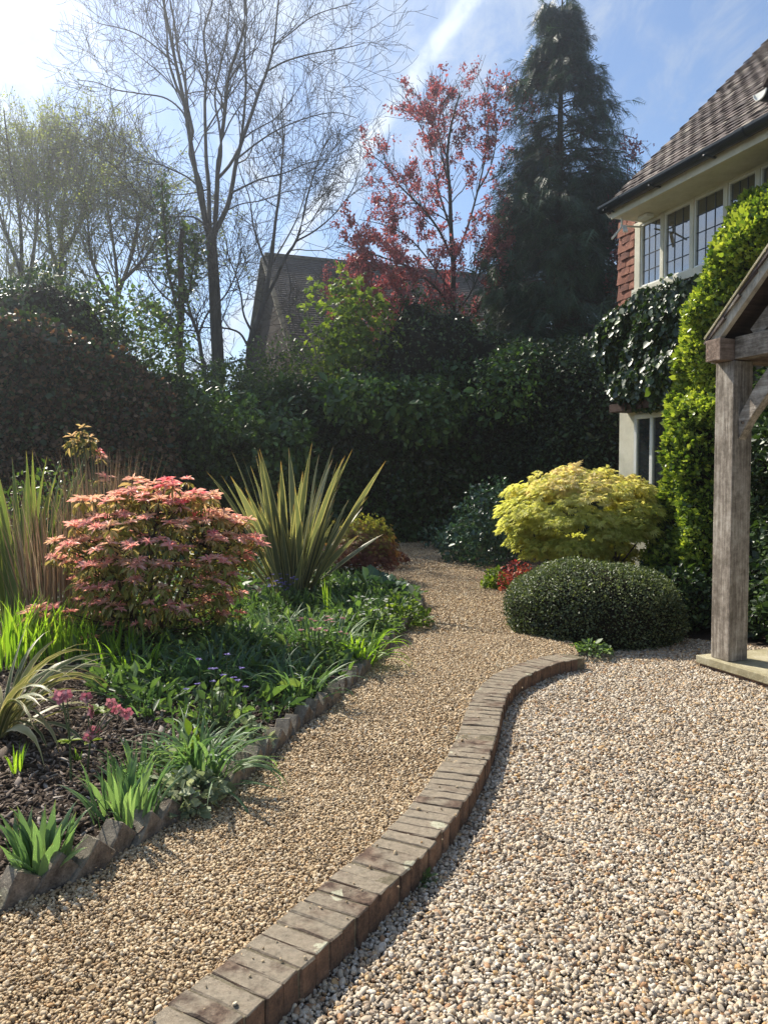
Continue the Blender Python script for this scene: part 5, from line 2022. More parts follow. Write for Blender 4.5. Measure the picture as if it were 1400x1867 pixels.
# ================================================================ THE FLOWER BED
L_pho = leafmat('flax_leaf', [(0, (.085, .10, .06)), (.5, (.15, .17, .10)), (1, (.27, .28, .17))], .42, .35, .4, (1.2, 1.2, .6), edge=((.50, .45, .24), .66), tipcol=((.42, .26, .10), .90))
L_phog = leafmat('green_flax_leaf', [(0, (.07, .10, .04)), (.5, (.14, .19, .075)), (1, (.27, .32, .13))], .42, .4, .4, (1.2, 1.25, .5), edge=((.32, .32, .13), .74), tipcol=((.32, .24, .10), .93))
L_var = leafmat('variegated_flax_leaf', [(0, (.10, .13, .05)), (.5, (.20, .22, .09)), (1, (.34, .32, .16))], .45, .3, .4, (1.15, 1.1, .65), edge=((.46, .41, .25), .58), tipcol=((.36, .24, .13), .85))
L_iris = leafmat('sword_leaf', [(0, (.11, .21, .035)), (.5, (.22, .36, .06)), (1, (.42, .55, .11))], .42, .55, .4, (1.3, 1.35, .4))
L_lily = leafmat('strap_leaf', [(0, (.07, .13, .075)), (.5, (.14, .23, .115)), (1, (.28, .38, .18))], .46, .46, .45, (1.1, 1.25, .6), tipcol=((.30, .27, .12), .90))
L_dry = leafmat('dry_stem', [(0, (.20, .12, .08)), (.5, (.38, .25, .17)), (1, (.55, .41, .28))], .7, .2, .2, (1.1, 1, .8))
L_pier = leafmat('pink_young_leaf', [(0, (.13, .17, .035)), (.22, (.33, .37, .09)), (.38, (.74, .62, .34)), (.55, (.90, .62, .53)), (.8, (.90, .50, .48)), (1, (.88, .18, .28))], .40, .5, .4, (1.15, .85, .75))
L_grd = leafmat('ground_leaf', [(0, (.055, .10, .052)), (.5, (.115, .18, .08)), (.85, (.17, .26, .09)), (1, (.33, .40, .17))], .46, .40, .4, (1.15, 1.3, .5))
L_silv = leafmat('silver_leaf', [(0, (.16, .20, .12)), (.5, (.30, .35, .22)), (1, (.52, .54, .38))], .6, .3, .2, (1.1, 1.15, .8))
M_stem = pmat('green_stem', [(0, (.05, .07, .03)), (1, (.13, .16, .07))], 8, .6, .2, 40, .3)
M_stemb = pmat('brown_stem', [(0, (.035, .022, .016)), (.5, (.07, .045, .033)), (1, (.13, .09, .065))], 8, .85, .5, 60, .2)


def bz(x, y):
    return float(bed_h([(x, y)])[0])


def gpb(x, y):
    """pixel of a plant's foot -> point on the soil"""
    p = gp(x, y, PZ + .08)
    return Vector((p.x, p.y, bz(p.x, p.y)))


def clump(name, label, cat, foot, n, length, width, lean, droop, mat, seed, separate=False, r0=.05, group=None, azf=None, lateral=.3, lvar=.25, npts=9, prof=None, fold=.3, tint=(0, 1), leanv=None):
    rng = np.random.default_rng(seed)
    t = thing(name, label, cat, tuple(foot), 0, group)
    az = azf(rng, n) if azf else rng.random(n) * 2 * PI
    le = np.abs(rng.normal(size=n)) * lean if leanv is None else leanv(rng, n, az)
    rr_ = r0 * np.sqrt(rng.random(n))
    a2_ = az + rng.normal(size=n) * .5
    base_ = np.stack([np.cos(a2_) * rr_, np.sin(a2_) * rr_, np.full(n, -.02)], -1)
    Ln = length * (1 - lvar + lvar * rng.random(n) * 1.3)
    P_, S_ = blade_pts(rng, base_, az, le, Ln, droop * (.5 + rng.random(n)), npts, lateral)
    wdt_ = width * (.75 + .45 * rng.random(n))
    tn_ = tint[0] + (tint[1] - tint[0]) * rng.random(n)
    tw = rng.normal(size=n) * .8
    if separate:
        for k in range(n):
            me = blades_mesh('leaf', P_[k:k + 1], S_[k:k + 1], wdt_[k:k + 1], mat, tn_[k:k + 1], prof, fold, tw[k:k + 1])
            obj('leaf', me, t)
    else:
        obj('leaves', blades_mesh('leaves', P_, S_, wdt_, mat, tn_, prof, fold, tw), t)
    return t


tt_ = np.linspace(0, 1, 10)
sword = np.minimum(1, .5 + 1.3 * tt_) * np.where(tt_ > .55, np.maximum(1 - ((tt_ - .55) / .45) ** 1.5, .02), 1)
# big upright flax
fo = gpb(534, 1092)
clump('flax_plant', 'tall upright flax with cream-edged sword leaves right of the pink shrub', 'plant', fo, 90, 1.62, .084, .3, .16, L_pho, 701, True, .20, npts=10, prof=sword, lateral=.12, fold=.25, lvar=.42,
      leanv=lambda r, n, az: np.clip(np.abs(r.normal(size=n)) * .29 + .05 + .10 * np.maximum(np.cos(az), 0) * r.random(n), .02, .85))
fo = at(35, 1090, 6.6)
fo.z = bz(fo.x, fo.y)
clump('flax_plant', 'green flax clump at the left edge behind the pink shrub', 'plant', fo, 48, 1.50, .068, .17, .18, L_phog, 702, True, .24, npts=10, prof=sword, lateral=.12, fold=.3)
# floppy variegated flax lower left
fo = gpb(-8, 1352)


clump('variegated_flax', 'floppy cream-striped flax arching over soil at the left edge', 'plant', fo, 40, .70, .032, .6, 1.15, L_var, 703, True, .07, npts=10, prof=sword, lateral=.5,
      azf=lambda r, n: r.normal(size=n) * 1.0 + .35, leanv=lambda r, n, az: .15 + .85 * r.random(n))
# bright sword leaves behind it
for (x, y, n, ln, lab, sd) in [(20, 1215, 90, .52, 'sunlit lime-green iris leaves at the left edge, above the floppy flax', 711), (110, 1205, 80, .46, 'sunlit bright green iris leaves left of the pink shrub stems', 712), (190, 1212, 60, .36, 'green iris leaves under the left side of the pink shrub', 713)]:
    fo = gpb(x, y)
    clump('iris_clump', lab, 'plant', fo, n, ln, .020, .22, .35, L_iris, sd, False, .24, prof=None, npts=8, tint=(.15, 1) if sd < 713 else (0, .6))  # clump under the shrub gets darker tints to paint its shade

# dry tan stems
rng = np.random.default_rng(720)
for (x, y, Y, n, h, lab, sd) in [(190, 1040, 6.7, 420, 1.52, 'dry tan upright grass stems between green flax and pink shrub', 721), (105, 1060, 6.2, 260, 1.30, 'dry brown grass stems rising through the green flax', 722)]:
    fo = at(x, y, Y)
    fo.z = bz(fo.x, fo.y)
    clump('dry_grass', lab, 'plant', fo, n, h, .009, .12, .10, L_dry, sd, False, .24, lateral=.5, lvar=.4)
# bare rose twigs behind
fo = at(235, 1010, 8.4)
fo.z = .15
clump('rose_bush', 'thin bare grey-green stems between the dry grass and beech hedge', 'plant', fo, 60, 1.0, .010, .22, .1, L_dry, 723, False, .35, lateral=.8, lvar=.35, tint=(0, .4))


# ---- pieris with its pink young leaves
def whorl_mesh(seed, kind):
    r = np.random.default_rng(seed)
    n1, n2 = (15, 8)
    if kind == 'yellow':
        n1, n2 = 7, 9
    a = np.arange(n1) * 2.4 + r.normal(size=n1) * .2
    el = np.concatenate([np.full(4, .85), np.full(n1 - 4, .30)])[:n1] + r.normal(size=n1) * .15
    d1_ = np.stack([np.cos(a) * np.cos(el), np.sin(a) * np.cos(el), np.sin(el)], -1)
    b = np.arange(n2) * 2.4 + 1 + r.normal(size=n2) * .3
    e2 = -.45 + r.normal(size=n2) * .25
    d2_ = np.stack([np.cos(b) * np.cos(e2), np.sin(b) * np.cos(e2), np.sin(e2)], -1)
    D_ = np.concatenate([d1_, d2_])
    pos = np.concatenate([np.zeros((n1, 3)) + np.array([0, 0, .012]), np.stack([np.cos(b), np.sin(b), np.full(n2, -2.5)], -1) * .008])
    up_ = np.array([0, 0, 1.0]) + r.normal(size=D_.shape) * .25
    s = np.concatenate([.072 * (1 - .3 * (el > .6)) * np.exp(r.normal(size=n1) * .15), .078 * np.exp(r.normal(size=n2) * .2)])
    if kind == 'pink':
        ti = np.concatenate([.52 + .3 * r.random(n1) + .1 * (el > .6), .12 + .22 * r.random(n2)])
    elif kind == 'hot':
        ti = np.concatenate([.85 + .15 * r.random(n1), .45 + .2 * r.random(n2)])
    elif kind == 'pale':
        ti = np.concatenate([.42 + .16 * r.random(n1), .15 + .2 * r.random(n2)])
    else:
        ti = np.concatenate([.28 + .14 * r.random(n1), .12 + .2 * r.random(n2)])
    return scatter_mesh('leaf_whorl', pos, D_, up_, s, t_oval(.125, .05, .24), L_pier, ti)


WH = {k: [whorl_mesh(730 + i * 7 + j, k) for i in range(4)] for j, k in enumerate(('pink', 'hot', 'pale', 'yellow'))}


def put_whorl(par, p, axis, kind, sc, r):
    o = obj('leaf_whorl', WH[kind][r.integers(0, 4)], par)
    ax = Vector(tuple(axis)).normalized()
    o.matrix_local = Matrix.Translation(Vector(tuple(p)) - par.location) @ ax.to_track_quat('Z', 'Y').to_matrix().to_4x4() @ Matrix.Rotation(r.random() * 6.28, 4, 'Z') @ Matrix.Scale(sc, 4)
    return o


rng = np.random.default_rng(740)
pc = np.array(at(292, 1040, 5.85))
foot = gpb(262, 1208)
foot.y = 5.85
pier = thing('pieris_shrub', 'large rounded shrub topped with salmon-pink young leaves, left of the flax', 'shrub', tuple(foot))
ctr = np.array([pc[0], 5.85, .84])
rad = np.array([.67, .60, .58])
W = []
tries = 0
while len(W) < 280 and tries < 40000:
    tries += 1
    v = nrmz(rng.normal(size=3))
    if v[2] < -.72 or (v[1] > .55):
        continue
    if v[2] < 0 and rng.random() < .45:
        continue
    k_ = (1 + .10 * (v[2] > .1)) * (1 + .17 * float(lump(np.array([v * 2.0]), 8, 1.5, 3)[0]))
    p = ctr + v * rad * k_ * (1 - .32 * rng.random() ** 2)
    p[2] = p[2] * .45 + .55 * (round(p[2] / .15 + .35 * math.sin(p[0] * 9 + p[1] * 5)) * .15)
    if all(np.linalg.norm((p - q[0]) * np.array([1, 1, 1.15])) > .055 for q in W):
        W.append((p, v))
for p, v in W:
    ax = v * .32 + np.array([0, 0, .9]) + rng.normal(size=3) * .14
    kd = rng.choice(['pink', 'pale', 'hot'], p=[.50, .47, .03] if v[2] > .35 else [.72, .24, .04] if v[2] > -.1 else [.86, .12, .02])
    put_whorl(pier, p, ax, kd, rng.uniform(.72, 1.05) * (1.0 if v[2] > 0 else .85), rng)
extra = []
for (x, y, kd, sc) in [(303, 878, 'hot', 1.05), (316, 886, 'hot', .95), (296, 890, 'hot', .8), (352, 903, 'pink', 1.1), (368, 912, 'pale', 1.1), (340, 915, 'pale', 1), (215, 903, 'pink', 1.1), (240, 897, 'pink', 1.0), (268, 895, 'pale', 1.0), (200, 915, 'pale', 1), (70, 1112, 'pale', 1.1), (100, 1110, 'pink', 1.0), (128, 1118, 'pink', .9), (52, 1120, 'pale', 1.0), (85, 1128, 'pale', 1.0), (262, 1218, 'pink', 1.05), (270, 1140, 'pink', .9), (200, 1142, 'pink', .8), (165, 1165, 'pale', .9), (385, 905, 'pale', .9)]:
    p = np.array(at(x, y, 5.6))
    extra.append(p)
    put_whorl(pier, p, np.array([rng.normal() * .15, rng.normal() * .15 - .1, 1]), kd, sc, rng)
# stems: five leaders, then one shoot to every whorl
leaders = []
for i in range(7):
    a = i * 2 * PI / 7 + .4
    tip_ = ctr + np.array([math.cos(a) * .42, math.sin(a) * .35, .18 + .12 * (i % 3)])
    b0 = np.array(foot) + np.array([math.cos(a) * .05, math.sin(a) * .05, -.02])
    p, q = limb([tuple(b0), tuple(b0 * .6 + tip_ * .4 + np.array([-.03, 0, .02])), tuple(tip_)], .022, .008, 14)
    leaders.append((p, q))
Lp = np.concatenate([a for a, b in leaders])
obj('stems', tubes_mesh('stems', rel([Lp], pier), [np.concatenate([b for a, b in leaders])], M_stemb, 7), pier)
sh_p, sh_r = [], []
flat_ = Lp.reshape(-1, 3)
for p in [w_[0] for w_ in W] + extra:
    dd_ = np.linalg.norm(flat_ - p, axis=1) + .35 * np.maximum(flat_[:, 2] - p[2] + .12, 0) * 3
    s0 = flat_[np.argmin(dd_)]
    m_ = (s0 + p) / 2 + np.array([0, 0, -.05])
    q = np.array([s0, s0 * .5 + m_ * .5 + np.array([0, 0, -.01]), m_, p * .6 + m_ * .4, p])
    sh_p.append(q)
    sh_r.append(np.linspace(.005, .003, 5))
obj('shoots', tubes_mesh('shoots', np.array(sh_p) - np.array(foot), np.array(sh_r), M_stemb, 4), pier)
# older green and yellow leaves inside
n = 1900
v = nrmz(rng.normal(size=(n, 3)))
pos = ctr + v * rad * (.52 + .42 * rng.random((n, 1)))
ok = pos[:, 2] > .44
pos, v = pos[ok], v[ok]
obj('old_leaves', scatter_mesh('old_leaves', pos - np.array(foot), v + rng.normal(size=v.shape) * .5 + np.array([0, 0, -.35]), np.array([0, 0, 1.0]) + rng.normal(size=v.shape) * .5, .07 * np.exp(rng.normal(size=len(pos)) * .2), t_oval(.18, .05, .2), L_pier, .02 + .26 * rng.random(len(pos)) ** 1.3), pier)

# tall leggy pieris behind
foot2 = at(160, 1040, 7.5)
foot2.z = bz(foot2.x, foot2.y)
p2 = thing('leggy_pieris', 'tall leggy shrub with yellow-green rosettes above the dry grass', 'shrub', tuple(foot2))
qs, rs_ = [], []
for (x, y, kd, sc) in [(150, 782, 'yellow', 1.1), (133, 798, 'yellow', 1.2), (165, 800, 'yellow', 1.2), (143, 808, 'yellow', 1.2), (158, 812, 'yellow', 1.2), (180, 826, 'hot', .9), (186, 834, 'pale', .9), (190, 872, 'pink', 1.1), (128, 812, 'yellow', 1.1), (172, 812, 'yellow', 1.1), (148, 795, 'yellow', 1.0), (192, 880, 'pale', .9)]:
    p = np.array(at(x, y, 7.5 + rng.normal() * .05))
    put_whorl(p2, p, np.array([(x - 150) * .01, -.1, 1]), kd, sc * 1.05, rng)
    b0 = np.array(foot2) + np.array([rng.normal() * .05, rng.normal() * .05, 0])
    l1, l2 = limb([tuple(b0), tuple(b0 * .45 + p * .55 + np.array([.02, 0, 0])), tuple(p)], .013, .005, 12)
    qs.append(l1)
    rs_.append(l2)
obj('stems', tubes_mesh('stems', rel([np.concatenate(qs)], p2), [np.concatenate(rs_)], M_stem, 6), p2)

# ---- low maple behind the flax, whites and reds beneath
rng = np.random.default_rng(750)
L_amap = leafmat('small_maple_leaf', [(0, (.18, .05, .045)), (.4, (.24, .11, .07)), (.6, (.28, .25, .06)), (1, (.42, .42, .10))], .5, .45, .3)
mt = at(662, 1010, 10.6)
t = thing('weeping_maple', 'low weeping maple, yellow-green on top and reddish below, behind the flax', 'shrub', (mt.x, 10.6, .12))
n = 3800
v = nrmz(rng.normal(size=(n, 3)))
v[:, 2] = np.abs(v[:, 2]) * 1.0 - .15
pos = np.array([mt.x, 10.6, .42]) + v * np.array([.50, .5, .70]) * (1 + .28 * lump(v, 3, 3.5, 3))[:, None] * (.6 + .4 * rng.random((n, 1)))
obj('foliage', scatter_mesh('foliage', pos - np.array(t.location), v * np.array([1, 1, 0]) + np.array([0, 0, -.9]) + rng.normal(size=(n, 3)) * .3, v + rng.normal(size=(n, 3)) * .4 + np.array([0, 0, .5]), .055 * np.exp(rng.normal(size=n) * .25), t_palm(5, 2.2, .10), L_amap, np.clip((pos[:, 2] - .2) * .95 + rng.normal(size=n) * .15, 0, 1)), t)
obj('trunk', tubes_mesh('trunk', np.array([[(0, 0, -.1), (.02, 0, .25), (-.03, 0, .5), (.03, 0, .9)], [(0, 0, .1), (.12, 0, .35), (.25, 0, .6), (.36, 0, .66)], [(0, 0, .1), (-.12, 0, .35), (-.25, 0, .6), (-.36, 0, .66)]]), np.array([[.02, .018, .014, .008]] * 3), M_bark2, 6), t)
L_whit = leafmat('white_petal', [(0, (.55, .56, .5)), (1, (.8, .8, .76))], .5, .3, .3, (1, 1, .95))
L_pinkp = leafmat('pink_petal', [(0, (.30, .10, .13)), (.5, (.52, .22, .26)), (1, (.70, .44, .44))], .5, .4, .3, (1.2, .8, .9))
L_bluep = leafmat('violet_petal', [(0, (.10, .08, .32)), (1, (.28, .22, .6))], .5, .4, .3, (1, .9, 1.2))


def low_plant(name, label, foot, r, h, n, size, mat, seed, tmpl=None, flower=None, cat='plant', group=None, tint=(0, 1), zpow=1.0):
    """low mound of leaves on short stems"""
    rng = np.random.default_rng(seed)
    t = thing(name, label, cat, tuple(foot), 0, group)
    a = rng.random(n) * 2 * PI
    q = np.sqrt(rng.random(n))
    pos = np.stack([np.cos(a) * q * r, np.sin(a) * q * r, h * (1 - q ** 2 * .8) * rng.random(n) ** zpow], -1)
    d = pos * np.array([1, 1, .3]) / r + rng.normal(size=(n, 3)) * .5 + np.array([0, 0, .25])
    obj('leaves', scatter_mesh('leaves', pos, d, np.array([0, 0, 1.0]) + rng.normal(size=(n, 3)) * .5, size * np.exp(rng.normal(size=n) * .3), tmpl or t_oval(.32), mat, tint[0] + (tint[1] - tint[0]) * rng.random(n)), t)
    # stems
    k = min(n, 60)
    s0 = pos[:k] * np.array([.25, .25, 0])
    P_ = np.stack([s0, s0 * .5 + pos[:k] * .5, pos[:k]], 1)
    obj('stems', tubes_mesh('stems', P_, np.tile([.003, .0025, .002], (k, 1)), M_stem, 3), t)
    if flower:
        fm, fn, fs, fh = flower
        a = rng.random(fn) * 2 * PI
        q = np.sqrt(rng.random(fn)) * .9
        c = np.stack([np.cos(a) * q * r, np.sin(a) * q * r, h * fh * (.7 + .5 * rng.random(fn))], -1)
        k = 6
        cc_ = np.repeat(c, k, 0)
        an = np.tile(np.arange(k) * 2 * PI / k, fn)
        dd_ = np.stack([np.cos(an), np.sin(an), np.full(len(an), .25)], -1)
        obj('flowers', scatter_mesh('flowers', cc_ + dd_ * .004, dd_ + rng.normal(size=dd_.shape) * .15, np.array([0, 0, 1.0]) + 0 * dd_, fs, t_oval(.4), fm, rng.random(len(cc_))), t)
        P_ = np.stack([c * np.array([.7, .7, 0]), c * np.array([.9, .9, .6]), c], 1)
        obj('flower_stems', tubes_mesh('flower_stems', P_, np.tile([.003, .0025, .002], (fn, 1)), M_stem, 3), t)
    return t


def ft(x, y, Y=None):
    if Y is None:
        return gpb(x, y)
    p = at(x, y, Y)
    p.z = bz(p.x, p.y)
    return p


low_plant('white_flowers', 'cluster of small white flowers under the weeping maple', ft(650, 1028, 10.3), .42, .22, 420, .05, L_grd, 761, flower=(L_whit, 46, .022, 1.0))
low_plant('red_foliage_plant', 'small pinkish red mound at the bend of the far gravel', ft(712, 1022, 12.2), .28, .22, 380, .05, L_amap, 762, tint=(0, .3))
low_plant('low_green_plant', 'green mound at the foot of the weeping maple stem', ft(625, 1056), .32, .16, 420, .055, L_grd, 763, tint=(.4, .9))
low_plant('broad_leaf_plant', 'blue-green broad leaved plants in front of the far gravel', ft(690, 1080), .34, .20, 200, .10, L_blue, 764, tmpl=t_oval(.42))
low_plant('yellow_flower_plant', 'yellow-green flowering plant at the flax foot', ft(590, 1092), .14, .26, 160, .04, L_lime, 765)

# strappy clumps, front to back; shade is painted in with darker tints
CL = [
    (75, 1568, 44, .25, .034, .22, .5, 'short broad-leaved daffodil clump nearest the camera behind the sawtooth bricks', True, .085, L_lily, (.35, .85)),
    (228, 1478, 60, .27, .021, .20, .5, 'upright green bulb leaves, second clump along the sawtooth bricks', True, .12, L_lily, (.3, 1)),
    (250, 1418, 36, .24, .018, .35, .7, 'green bulb leaves behind the second clump, beside the open soil', False, .10, L_lily, (.2, .9)),
    (372, 1408, 90, .42, .016, .55, 1.3, 'large arching strap-leaved clump spilling over the bricks, above the silvery plant', True, .10, L_lily, (.3, 1)),
    (330, 1400, 46, .34, .016, .45, 1.0, 'arching strap leaves just left of the large arching clump', False, .10, L_lily, (.1, .8)),
    (30, 1412, 12, .16, .012, .25, .3, 'small isolated lime shoot in bare soil near the left edge', False, .03, L_iris, (.2, .8)),
    (148, 1392, 7, .10, .012, .20, .3, 'tiny lone shoot in the soil beside the hellebore stem', False, .02, L_iris, (.2, .8)),
    (545, 1268, 60, .40, .016, .55, 1.2, 'arching green clump behind the middle of the sawtooth bricks', False, .12, L_lily, (.1, .8)),
    (480, 1250, 46, .38, .015, .45, 1.0, 'shaded strap leaves left of the middle arching clump', False, .14, L_lily, (0, .5)),
    (400, 1250, 60, .38, .014, .35, .8, 'shaded grassy leaves right below the pink shrub', False, .18, L_lily, (0, .45)),
    (330, 1255, 50, .34, .014, .40, .9, 'grassy leaves in shade under the middle of the pink shrub', False, .18, L_lily, (0, .5)),
    (655, 1200, 60, .42, .018, .60, 1.3, 'bright yellow-green arching clump hanging over the far sawtooth bricks', False, .12, L_iris, (.1, .7)),
    (610, 1190, 50, .42, .015, .40, .9, 'green strap leaves behind the yellow-green arching clump', False, .14, L_lily, (.2, .9)),
    (560, 1180, 50, .40, .015, .40, .9, 'blue-green strap leaves in front of the tall flax', False, .16, L_lily, (0, .7)),
    (500, 1165, 50, .38, .014, .45, 1.0, 'fine strap leaves between pink shrub and tall flax', False, .18, L_lily, (0, .8)),
    (640, 1130, 50, .38, .015, .40, .9, 'strap leaves behind the pale flowers near the bend', False, .18, L_lily, (.2, .9)),
    (595, 1128, 8, .42, .022, .06, .1, 'single bright upright leaf fan standing above its neighbours', False, .02, L_iris, (.3, .8)),
    (700, 1120, 60, .30, .015, .50, 1.0, 'short grassy clump close to the bend of the edging', False, .2, L_lily, (.3, 1)),
    (270, 1300, 30, .26, .012, .50, 1.0, 'small grassy tuft at the shaded edge of the open soil', False, .12, L_lily, (0, .6)),
    (640, 1085, 50, .34, .016, .40, .9, 'blue-green leaves below the weeping maple', False, .2, L_lily, (0, .6)),
    (450, 1195, 50, .36, .014, .35, .8, 'shaded leaves under the right side of the pink shrub', False, .18, L_lily, (0, .5)),
    (240, 1240, 50, .34, .014, .30, .6, 'narrow leaves around the pink shrub stems', False, .2, L_iris, (0, .5)),
]
for i, (x, y, n, ln, wd_, le, dr, lab, sep_, r0_, mt_, tn_) in enumerate(CL):
    clump('bulb_clump' if mt_ is L_lily else 'leaf_clump', lab, 'plant', ft(x, y), n, ln, wd_, le, dr, mt_, 800 + i, sep_, r0_, tint=tn_)

low_plant('silver_plant', 'pale variegated grey-green plant spilling over the bricks below the arching clump', ft(338, 1442), .15, .16, 330, .042, L_silv, 771)
low_plant('lambs_ear', 'small silvery furry-leaved plant on top of the sawtooth bricks', ft(462, 1345), .10, .16, 60, .055, L_silv, 772, tint=(.4, .9))
low_plant('lime_seedling', 'little yellow-green leafed seedling in front of the arching clump', ft(345, 1405), .07, .24, 26, .05, L_lime, 773, tint=(.5, 1), zpow=.5)
low_plant('variegated_ground_plant', 'yellow-edged leafy mound along the bend of the edging', ft(728, 1128), .30, .26, 800, .040, L_lime, 774, tint=(0, .8))
low_plant('variegated_ground_plant', 'cream-flecked leafy mound with pale blossom behind the far bricks', ft(672, 1150), .30, .26, 700, .040, L_grd, 775, tint=(.4, 1), flower=(L_whit, 30, .016, 1.0))
low_plant('pink_flower_plant', 'low plant with pale pink blossoms amid the strap leaves', ft(585, 1205), .22, .24, 300, .04, L_grd, 776, flower=(L_pinkp, 22, .018, 1.15))
low_plant('bluebell', 'bluebells with violet-blue flowers at the foot of the tall flax', ft(515, 1118), .18, .28, 120, .05, L_grd, 777, flower=(L_bluep, 30, .018, 1.1))
low_plant('bluebell', 'few lilac-blue flowers in front of the silver ear-leaved plant', ft(395, 1330), .18, .30, 90, .045, L_grd, 778, flower=(L_bluep, 12, .016, 1.1))

# continuous low ground cover through the shaded part of the bed
rng = np.random.default_rng(780)
gpoly = [tuple(ft(x, y)[:2]) for x, y in [(180, 1290), (300, 1330), (440, 1330), (520, 1300), (600, 1262), (660, 1215), (720, 1150), (750, 1110), (700, 1085), (560, 1095), (300, 1120), (120, 1180)]]
gl = np.array(gpoly)
Q_ = gl.min(0) + rng.random((42000, 2)) * (gl.max(0) - gl.min(0))
Q_ = Q_[pip(Q_, gpoly)]
Q3 = np.concatenate([Q_, np.zeros((len(Q_), 1))], 1)
dens = lump(Q3, 44, 1.6, 3)
ok = rng.random(len(Q_)) < np.clip(.55 + .4 * dens, .08, 1)
Q_, Q3, dens = Q_[ok][:10500], Q3[ok][:10500], dens[ok][:10500]
z = bed_h(Q_) + rng.random(len(Q_)) * (.05 + .09 * np.clip(dens + .5, 0, 1.5))
pos = np.concatenate([Q_, z[:, None]], 1)
o = obj('ground_cover', scatter_mesh('ground_cover', pos, rng.normal(size=pos.shape) * np.array([1, 1, .5]) + np.array([0, 0, .75]), rng.normal(size=pos.shape) + np.array([0, 0, .5]), .062 * np.exp(rng.normal(size=len(pos)) * .4), t_oval(.16, .05, .25), L_grd))
stuff(o, 'low mixed green leaves carpeting the shaded soil of the bed', 'ground cover')
# background ground cover between bed and hedge on the left
Q_ = np.array([-7.5, 7.2]) + rng.random((26000, 2)) * np.array([8.5, 7.6])
Q_ = Q_[pip(Q_, bed_poly) & (np.abs(Q_[:, 0]) < .55 * Q_[:, 1])]
Q3 = np.concatenate([Q_, np.zeros((len(Q_), 1))], 1)
z = .1 + rng.random(len(Q_)) * (.18 + .14 * lump(Q3, 46, .8, 2))
pos = np.concatenate([Q_, z[:, None]], 1)
o = obj('rear_ground_cover', scatter_mesh('rear_ground_cover', pos, rng.normal(size=pos.shape) * np.array([1, 1, .5]) + np.array([0, 0, .4]), np.array([0, 0, 1.0]) + rng.normal(size=pos.shape) * .45, .085 * np.exp(rng.normal(size=len(pos)) * .35), t_oval(.28), L_grd, rng.random(len(pos)) * .6))
stuff(o, 'dim green undergrowth between flower bed and hedge', 'undergrowth')
blob_shrub('low_shrub', 'dark low fern-like shrub before the beech hedge at the left edge', 'shrub', (XY(95, 9.6)[0], 9.6, .7), (.9, .5, .85), 4200, .06, t_oval(.25), L_ivy, 781, lumpy=.3, depth=.6, core=False)

# ---- hellebore with nodding pink flowers
def petal_flower(t, c, size, tilt, rng, mat):
    k = 9
    an = np.arange(k) * 2.4
    el = np.where(np.arange(k) < 5, .15, .75)
    d = np.stack([np.cos(an) * np.cos(el), np.sin(an) * np.cos(el), np.sin(el)], -1)
    me = scatter_mesh('flower', d * .004, d, np.array([0, 0, 1.0]) - d * .6 + np.array([0, 0, .3]), size * np.where(np.arange(k) < 5, 1, .8), t_oval(.42, .12, -.1), mat, rng.random(k))
    o = obj('flower', me, t)
    ax = Vector(tilt).normalized()
    o.matrix_local = Matrix.Translation(Vector(c) - t.location) @ ax.to_track_quat('Z', 'Y').to_matrix().to_4x4()


rng = np.random.default_rng(790)
for (fx, fy, heads, lab, sd) in [(130, 1428, [(112, 1272, .034), (122, 1268, .03), (108, 1266, .028)], 'pink double hellebore on one tall straight stem over open soil', 1), (160, 1405, [(158, 1272, .028), (170, 1296, .036), (205, 1282, .030), (231, 1300, .030), (212, 1292, .026), (172, 1334, .034), (162, 1345, .026)], 'branching hellebore with several nodding dusky pink flowers', 2)]:
    foot = ft(fx, fy)
    t = thing('hellebore', lab, 'flower', tuple(foot))
    node = np.array(at(165 if sd == 2 else 128, 1352 if sd == 2 else 1350, foot.y))
    P_, R_ = [], []
    f0 = np.array(foot)
    p, q = limb([tuple(f0), tuple(f0 * .5 + node * .5), tuple(node)], .006, .0045, 8)
    P_.append(p)
    R_.append(q)
    for (x, y, s) in heads:
        h = np.array(at(x, y, foot.y + rng.normal() * .04))
        top_ = h + np.array([0, 0, .02])
        p, q = limb([tuple(node), tuple(node * .4 + top_ * .6 + np.array([0, 0, .015])), tuple(top_)], .0035, .0022, 8)
        P_.append(p)
        R_.append(q)
        petal_flower(t, h, s, (rng.normal() * .5, -.8, .15 + rng.normal() * .3), rng, L_pinkp)
    obj('stems', tubes_mesh('stems', rel([np.concatenate(P_)], t), [np.concatenate(R_)], M_stem, 5), t)
    lf = []
    for c0 in ([node] if sd == 1 else [node, np.array(at(190, 1300, foot.y)), np.array(at(180, 1290, foot.y))]):
        lf += [c0] * 7
    lf = np.array(lf)
    an = rng.random(len(lf)) * 6.28
    d = np.stack([np.cos(an), np.sin(an), np.full(len(an), .15)], -1)
    obj('leaves', scatter_mesh('leaves', lf - f0, d, np.array([0, 0, 1.0]) + rng.normal(size=d.shape) * .2, .055, t_oval(.25), L_lime, rng.random(len(lf))), t)

# stray pebbles and crumbs lying on the brick border
rng = np.random.default_rng(795)
n = 70
i = rng.integers(20, 330, n)
P3 = cen_s[i] + rng.normal(size=(n, 3)) * np.array([.06, .06, 0])
P3[:, 2] = BZ + .003
o = instance_stuff('stray_pebbles', P3, rng.normal(size=(n, 3)), np.stack([.009 * np.exp(rng.normal(size=n) * .35)] * 3, -1), M_pebp, 21)
stuff(o, 'stray pebbles lying on top of the brick border', 'pebbles')

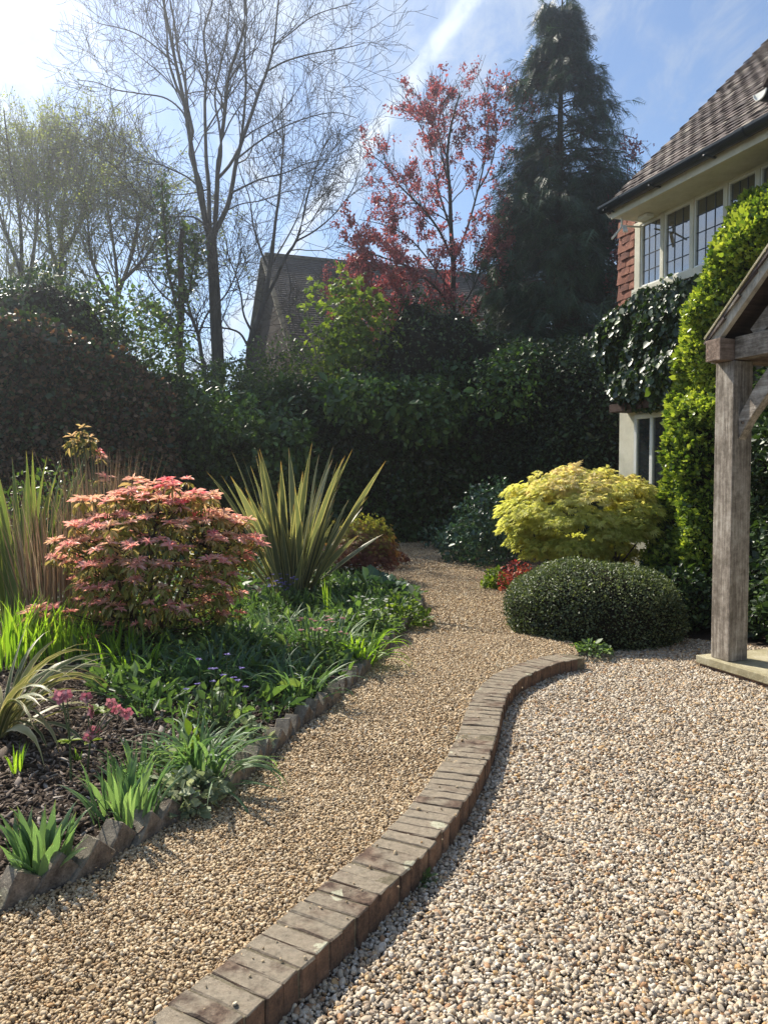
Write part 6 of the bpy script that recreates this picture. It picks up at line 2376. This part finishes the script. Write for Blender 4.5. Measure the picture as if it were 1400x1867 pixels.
# fallen leaves and bits of twig on both gravels
L_litter = leafmat('fallen_leaf', [(0, (.05, .03, .018)), (.5, (.14, .085, .05)), (1, (.30, .20, .10))], .7, .2, .2, (1.1, .9, .7))
rng = np.random.default_rng(798)
P = np.stack([rng.uniform(-1.6, 3.4, 1500), rng.uniform(1.7, 9, 1500)], -1)
pth = pip(P, path_poly)
drv = pip(P, drive_poly)
# litter gathers near plants and the step
w1 = np.exp(-np.linalg.norm(P - np.array([2.7, 6.2]), axis=1) / .8) + .10 + np.exp(-np.min(np.linalg.norm(P[:, None] - pl_s[None, ::8, :2], axis=-1), axis=1) / .10) * .6
ok = (pth | drv) & (rng.random(len(P)) < w1)
P, pth = P[ok], pth[ok]
z = np.where(pth, PZ + .012, .016)
pos = np.concatenate([P, z[:, None]], 1)
n = len(pos)
o = obj('leaf_litter', scatter_mesh('leaf_litter', pos, rng.normal(size=(n, 3)) * np.array([1, 1, .15]), np.array([0, 0, 1.0]) + rng.normal(size=(n, 3)) * .35, .020 * np.exp(rng.normal(size=n) * .45), t_oval(.28, .12, -.1), L_litter))
stuff(o, 'scattered brown leaf litter on the gravel and drive', 'leaf litter')

low_plant('edge_weed', 'small green weeds where the brick border meets the clipped box', Vector((gp(1078, 1186, .07).x, gp(1078, 1186, .07).y, .06)), .16, .09, 240, .035, L_grd, 799, tint=(.3, 1))
low_plant('edge_weed', 'tiny green weeds in the gravel against the low brick border, midway', Vector((gp(770, 1612, .0).x, gp(770, 1612, .0).y, .0)), .05, .05, 60, .018, L_grd, 800, tint=(.2, .9))

# ================================================================ ADDED GLARE VEIL
hz = MB().box((-30, -3, -1.2), (30, 46, 21.5)).build('glare_veil', None)  # scattering volume added to imitate lens glare, strongest towards the sun
hm = bpy.data.materials.new('glare_mist')
hm.use_nodes = True
hm.node_tree.nodes.clear()
ht = NT(hm.node_tree)
pv = ht.n('ShaderNodeVolumePrincipled', inp={'Color': (.93, .96, 1, 1), 'Density': .0033, 'Anisotropy': .86})
ho = hm.node_tree.nodes.new('ShaderNodeOutputMaterial')
ht.link(pv.outputs[0], ho.inputs['Volume'])
hz.data.materials.clear()
hz.data.materials.append(hm)
stuff(hz)
